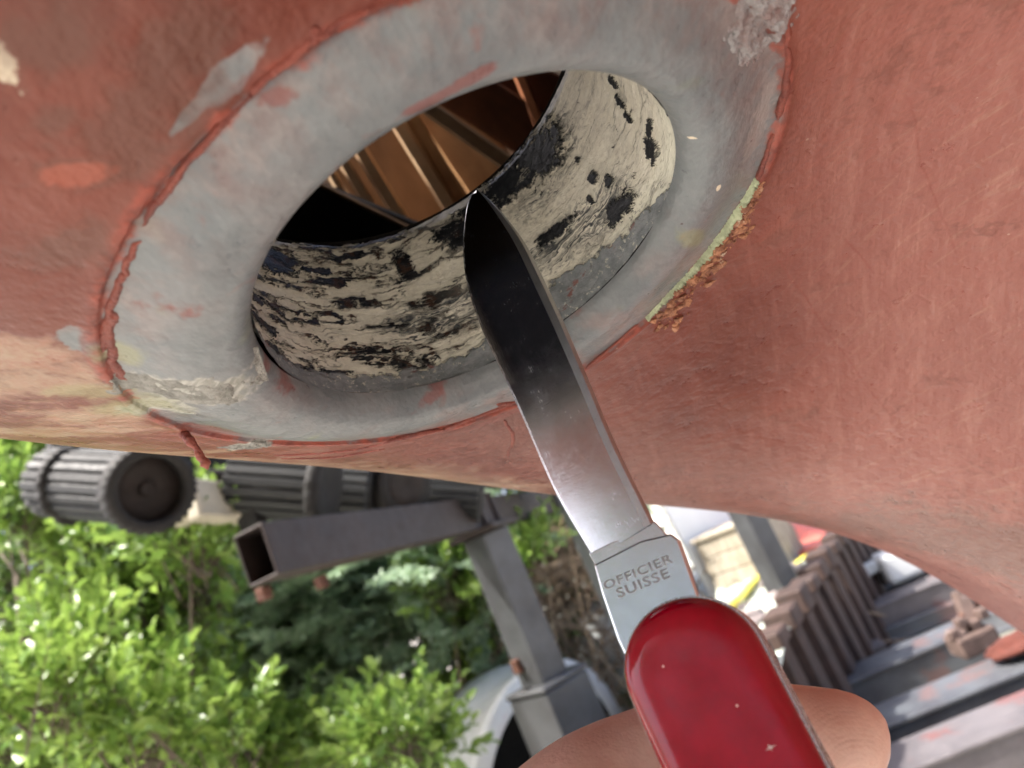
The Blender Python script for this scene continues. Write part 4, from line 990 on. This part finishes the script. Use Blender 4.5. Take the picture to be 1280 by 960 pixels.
# ================================================================== SHRUBS
def leaf_material(name, a, b, trans=.35, rough=.32):
    m = Mat(name); g = m.n('ShaderNodeNewGeometry').outputs['Random Per Island']; p = m.obj()
    c = m.mix(m.step(m.add(m.mul(g, .7), m.mul(m.noise(p, 6, 3), .3)), .15, .85, smooth=False), a, b)
    m.fin(c, rough, 0, .5)
    tr = m.n('ShaderNodeBsdfTranslucent'); m.set(tr.inputs[0], m.mix(.35, c, (.28, .38, .07)))
    mx = m.n('ShaderNodeMixShader', {0: trans}); m.t.links.new(m.b.outputs[0], mx.inputs[1]); m.t.links.new(tr.outputs[0], mx.inputs[2]); m.t.links.new(mx.outputs[0], m.o.inputs[0])
    return m.m
M_LIME = leaf_material('fresh_lime_leaf', (.105, .21, .040), (.30, .44, .095))
M_MID = leaf_material('mid_green_leaf', (.035, .085, .014), (.085, .16, .03), .25)
M_DEEP = leaf_material('deep_green_leaf', (.035, .075, .022), (.075, .14, .04), .25)
M_FIR = leaf_material('blue_green_needle', (.20, .32, .20), (.42, .54, .38), .3, .45)
M_STEM = plain('grey_brown_bark', (.13, .10, .075), .85, 0, .4, 40, .002, 120)
M_TWIG = plain('dry_pale_twig', (.36, .27, .19), .85, 0, .45, 20, .002, 120)
def leaves(name, pos, dirs, nrm, ln, wd, mat, parent, off, fold=.25):
    """six-point folded leaves, four triangles each"""
    n = len(pos); d = dirs/np.linalg.norm(dirs, axis=1)[:, None]
    s = np.cross(d, nrm); s /= np.maximum(np.linalg.norm(s, axis=1)[:, None], 1e-9); u2 = np.cross(s, d)
    ln = np.broadcast_to(ln, (n,))[:, None]; wd = np.broadcast_to(wd, (n,))[:, None]
    q = [pos, pos+d*ln*.42+s*wd*.5+u2*wd*fold, pos+d*ln*.42-s*wd*.5+u2*wd*fold, pos+d*ln*.45, pos+d*ln-u2*ln*.12, pos+d*ln*.78+s*wd*.30+u2*wd*fold*.4, pos+d*ln*.78-s*wd*.30+u2*wd*fold*.4]
    V = np.stack(q, 1)-np.asarray(off); b_ = np.arange(n)[:, None, None]*7
    T = np.array([(0, 1, 3), (0, 3, 2), (3, 1, 5), (3, 5, 4), (3, 4, 6), (3, 6, 2)])[None]
    o = fastmesh(name, V.reshape(-1, 3), (b_+T).reshape(-1, 3), mat, parent, True); o['kind'] = 'stuff'; return o
def shoots(rg, centers, radius, count, length=.17, pairs=7, ln=.036):
    pos = []; dr = []; nm = []; tips = []
    for c in centers:
        c = np.asarray(c)
        for _ in range(count):
            o = unit(rg.normal(size=3)*[1, 1, .8]); b_ = c + o*radius*rg.random()**.5*[1, 1, .8]
            d = unit(o*.55 + UPW*.75 + rg.normal(size=3)*.3); s = unit(np.cross(d, rg.normal(size=3))); L = length*(.6+.6*rg.random())
            tips.append((b_-d*L*.5, b_+d*L))
            for k in range(pairs):
                t = (k+.6)/pairs; rot = k*1.57+rg.normal()*.25; s2 = math.cos(rot)*s + math.sin(rot)*np.cross(d, s)
                for sg in (-1, 1):
                    dd = unit(s2*sg*(1-.45*t) + d*(.45+.6*t) + rg.normal(size=3)*.15 + UPW*.1)
                    pos.append(b_+d*L*t); dr.append(dd); nm.append(unit(d*.9+UPW*.5+rg.normal(size=3)*.25))
    n = len(pos); return np.array(pos), np.array(dr), np.array(nm), ln*(.45+.9*rg.random(n)), tips
def shrub(name, label, clusters, z, rpx, count, mat, seed, base_px=None, cat='shrub', group='fresh green shrubs', nstem=4, ln=.042, jit=.2):
    rg = np.random.default_rng(seed); cs = [P(px_, py_, z+jit*rg.normal()) for px_, py_ in clusters]
    ctr = np.mean(cs, axis=0); b_ = np.array([ctr[0], ctr[1]+.12, 0.]); o = empty(name, b_.tolist()); tag(o, label, cat, group)
    pos, dr, nm, l_, tips = shoots(rg, cs, rpx*z/FPX, int(count*2.6), ln=ln)
    leaves('foliage', pos, dr, nm, l_, l_*.52, mat, o, b_)
    vv = []; ff = []; nb = 0
    for a, b2_ in tips[::2]:
        v, f = tube_arrays(np.array([a, (a+b2_)/2, b2_]), [.0028, .002, .001], 5); vv.append(v-b_); ff.append(f+nb); nb += len(v)
    t_ = fastmesh('twig', np.vstack(vv), np.vstack(ff), M_STEM, o); t_['kind'] = 'stuff'
    for k in range(min(nstem, len(cs)*2)):
        c = cs[k % len(cs)] + rg.normal(size=3)*.06; m_ = (b_+c)/2 + rg.normal(size=3)*.12
        pth = smooth_path([b_+rg.normal(size=3)*[.08, .08, 0], m_, c], 18); tube('stem', pth, np.linspace(.008, .003, 18), M_STEM, o, 7, .08, k, off=b_)
    return o
shrub('leafy_shrub', 'lime green shrub rising behind the ribbed roller at the left edge', [(25, 575), (10, 620), (60, 590), (35, 645), (-40, 600), (90, 565)], 2.5, 42, 18, M_LIME, 1)
shrub('leafy_shrub', 'lime green shrub just below the ribbed roller and wheel', [(105, 672), (165, 665), (215, 668), (245, 690), (150, 715), (205, 735), (255, 740), (110, 720), (225, 780), (160, 760)], 2.25, 38, 18, M_LIME, 2)
shrub('leafy_shrub', 'lime green shrub filling the bottom left corner', [(95, 830), (60, 880), (130, 860), (180, 880), (20, 930), (110, 930), (190, 930), (60, 980), (160, 990), (10, 860), (100, 800)], 2.05, 42, 18, M_LIME, 3)
shrub('leafy_shrub', 'small lime green shrub at the bottom edge left of the white drum', [(260, 950), (330, 965), (400, 955), (450, 940), (500, 930), (535, 950), (480, 965)], 2.2, 30, 15, M_LIME, 4)
shrub('leafy_shrub', 'lime green shrub standing left of the trailer post', [(580, 700), (560, 740), (600, 760), (585, 800), (610, 800), (575, 845)], 3.0, 34, 16, M_LIME, 5)
shrub('leafy_shrub', 'small lime green shrub between the trailer post and the knife blade', [(650, 690), (668, 682), (660, 705)], 3.1, 22, 11, M_LIME, 6)
shrub('leafy_shrub', 'lime green shrub low in the middle, between the corner shrub and the drum', [(300, 925), (350, 945), (250, 890), (280, 950), (420, 955)], 2.4, 36, 11, M_LIME, 14)
shrub('leafy_shrub', 'darker green shrub with bare twigs behind the corner shrub', [(20, 720), (70, 760), (120, 790), (40, 800), (-30, 760), (280, 830), (240, 850), (300, 900)], 2.9, 42, 9, M_MID, 7, nstem=14)
# bare grey stems standing among the leaves at the left
rg = np.random.default_rng(12); bsb = P(70, 880, 2.3); bsb[2] = 0; bst = empty('bare_shrub', bsb.tolist()); tag(bst, 'bare grey branches of a half leafless shrub at the left edge', 'shrub')
for (a, b_, c) in (((0, 690), (40, 745), (70, 800)), ((10, 650), (45, 740), (60, 850)), ((85, 700), (55, 780), (30, 850)), ((0, 770), (40, 790), (70, 830)), ((90, 760), (70, 800), (50, 850)), ((100, 720), (80, 770), (75, 830)), ((170, 800), (160, 840), (165, 900)), ((20, 720), (30, 800), (65, 880)), ((150, 700), (130, 760), (80, 850))):
    pth = smooth_path([P(*a, 2.3+.1*rg.normal()), P(*b_, 2.25), P(*c, 2.3), bsb+rg.normal(size=3)*[.05, .05, 0]], 24); tube('branch', pth, np.linspace(.0035, .012, 24), M_STEM, bst, 7, .1, 1, off=bsb)
# conifer: flat drooping sprays
def conifer(name, label, clusters, z, seed, n_spray=30):
    rg = np.random.default_rng(seed); cs = [P(px_, py_, z+.3*rg.random()) for px_, py_ in clusters]; ctr = np.mean(cs, axis=0)
    b_ = np.array([ctr[0], ctr[1]+.5, 0.]); o = empty(name, b_.tolist()); tag(o, label, 'conifer')
    pos = []; dr = []; nm = []; ln = []
    tube('trunk', np.array([b_, b_+[.02, 0, 1.0], b_+[0, .05, 2.6]]), [.05, .04, .015], M_STEM, o, 10, .08, 2, off=b_)
    for c in cs:
        tube('branch', smooth_path([b_+UPW*max(c[2]-.15, .1), (b_+c)/2*[1, 1, 0]+UPW*(c[2]+.02), c], 14), np.linspace(.014, .004, 14), M_STEM, o, 6, .08, 2, off=b_)
        for _ in range(n_spray):
            st = c + rg.normal(size=3)*[.16, .16, .11]; d = unit(rg.normal(size=3)*[1, .6, .35] + UPW*.15 - FW*.3); L = .14+.16*rg.random()
            s = unit(np.cross(d, UPW)+rg.normal(size=3)*.15); u2 = np.cross(s, d)
            for k in range(9):
                t = k/9; bp = st + d*L*t - UPW*.05*t*t
                for sg in (-1, 1):
                    sd_ = unit(s*sg*.85 + d*.65); sl_ = .07*(1-.6*t)
                    for j in range(5):
                        q = bp+sd_*sl_*j/5
                        for g2 in (-1, 1):
                            pos.append(q); dr.append(unit(sd_*.7+np.cross(u2, sd_)*g2*.55+rg.normal(size=3)*.25)); nm.append(unit(u2+rg.normal(size=3)*.5-FW*.3)); ln.append(.030*(.7+.5*rg.random()))
    ln = np.array(ln); leaves('foliage', np.array(pos), np.array(dr), np.array(nm), ln, ln*.30, M_FIR, o, b_, .1); return o
conifer('conifer', 'blue green conifer with flat sprays below the open beam end', [(300, 700), (350, 760), (420, 760), (480, 730), (520, 700), (330, 820), (400, 830), (470, 800), (440, 870), (360, 890), (300, 860), (500, 850), (260, 640), (420, 720), (550, 680), (280, 770), (400, 910), (240, 900), (450, 690), (380, 690), (540, 740)], 2.9, 20, 34)
# hedge behind everything on the left
def hedge(name, label, x0, x1, y0, y1, zt, n, mat, seed, cat='hedge', thr=.44):
    rg = np.random.default_rng(seed); b_ = np.array([(x0+x1)/2, (y0+y1)/2, 0]); o = empty(name, b_.tolist()); tag(o, label, cat)
    q = rg.random((n, 3))*[x1-x0, y1-y0, zt]+[x0, y0, 0]
    keep = np.array([mnoise.noise(Vector(p*2.3+seed))*.5+.5+.25*(mnoise.noise(Vector(p*6+seed))) > thr for p in q]); q = q[keep]
    m_ = len(q); d = rg.normal(size=(m_, 3))+[0, -.3, .2]; nmm = rg.normal(size=(m_, 3))+[0, -.4, .8]; l_ = .062*(.6+.7*rg.random(m_))
    leaves('foliage', q, d, nmm, l_, l_*.5, mat, o, b_)
    for k in range(12):
        a = np.array([x0+(x1-x0)*(k+.5)/12, (y0+y1)/2+.2*rg.normal(), 0]); tube('stem', smooth_path([a, a+[.15*rg.normal(), .1*rg.normal(), zt*.5], a+[.3*rg.normal(), .1, zt*.9]], 14), np.linspace(.03, .008, 14), M_STEM, o, 7, .08, k, off=b_)
    return o
hedge('hedge', 'dark green hedge behind the shrubs and conifer', -5.2, .35, 3.5, 4.7, 3.2, 90000, M_DEEP, 3, thr=.37)
hedge('hedge', 'tall unseen hedge added behind the viewer for the knife to mirror', -5.0, 2.5, -5.8, -4.8, 4.4, 80000, M_DEEP, 15, thr=.32)  # unseen; added so the blade and tang mirror dark green
hedge('hedge', 'mid green hedge far behind the white sheet', .9, 6.5, 9.0, 10.2, 1.6, 12000, M_MID, 9, thr=.42)
# brushwood bank between the post and the blade
rg = np.random.default_rng(31); bb = P(700, 735, 3.5); bb[2] = 0; br = empty('brush_pile', bb.tolist()); tag(br, 'pile of dry brown brushwood between the trailer post and the slim pale post', 'brushwood')
vv = []; ff = []; nb = 0
for k in range(700):
    hgt = .95*rg.random()**.8; sp_ = .5*(1-hgt/1.3); c = bb + [sp_*rg.normal(), .22*rg.normal(), hgt]; d = unit(rg.normal(size=3)*[1, .6, .9]); L = .12+.25*rg.random()
    v, f = tube_arrays(np.array([c-d*L, c+rg.normal(size=3)*.02, c+d*L]), [.005, .004, .002], 5); vv.append(v-bb); ff.append(f+nb); nb += len(v)
o = fastmesh('twig', np.vstack(vv), np.vstack(ff), M_TWIG, br); o['kind'] = 'stuff'
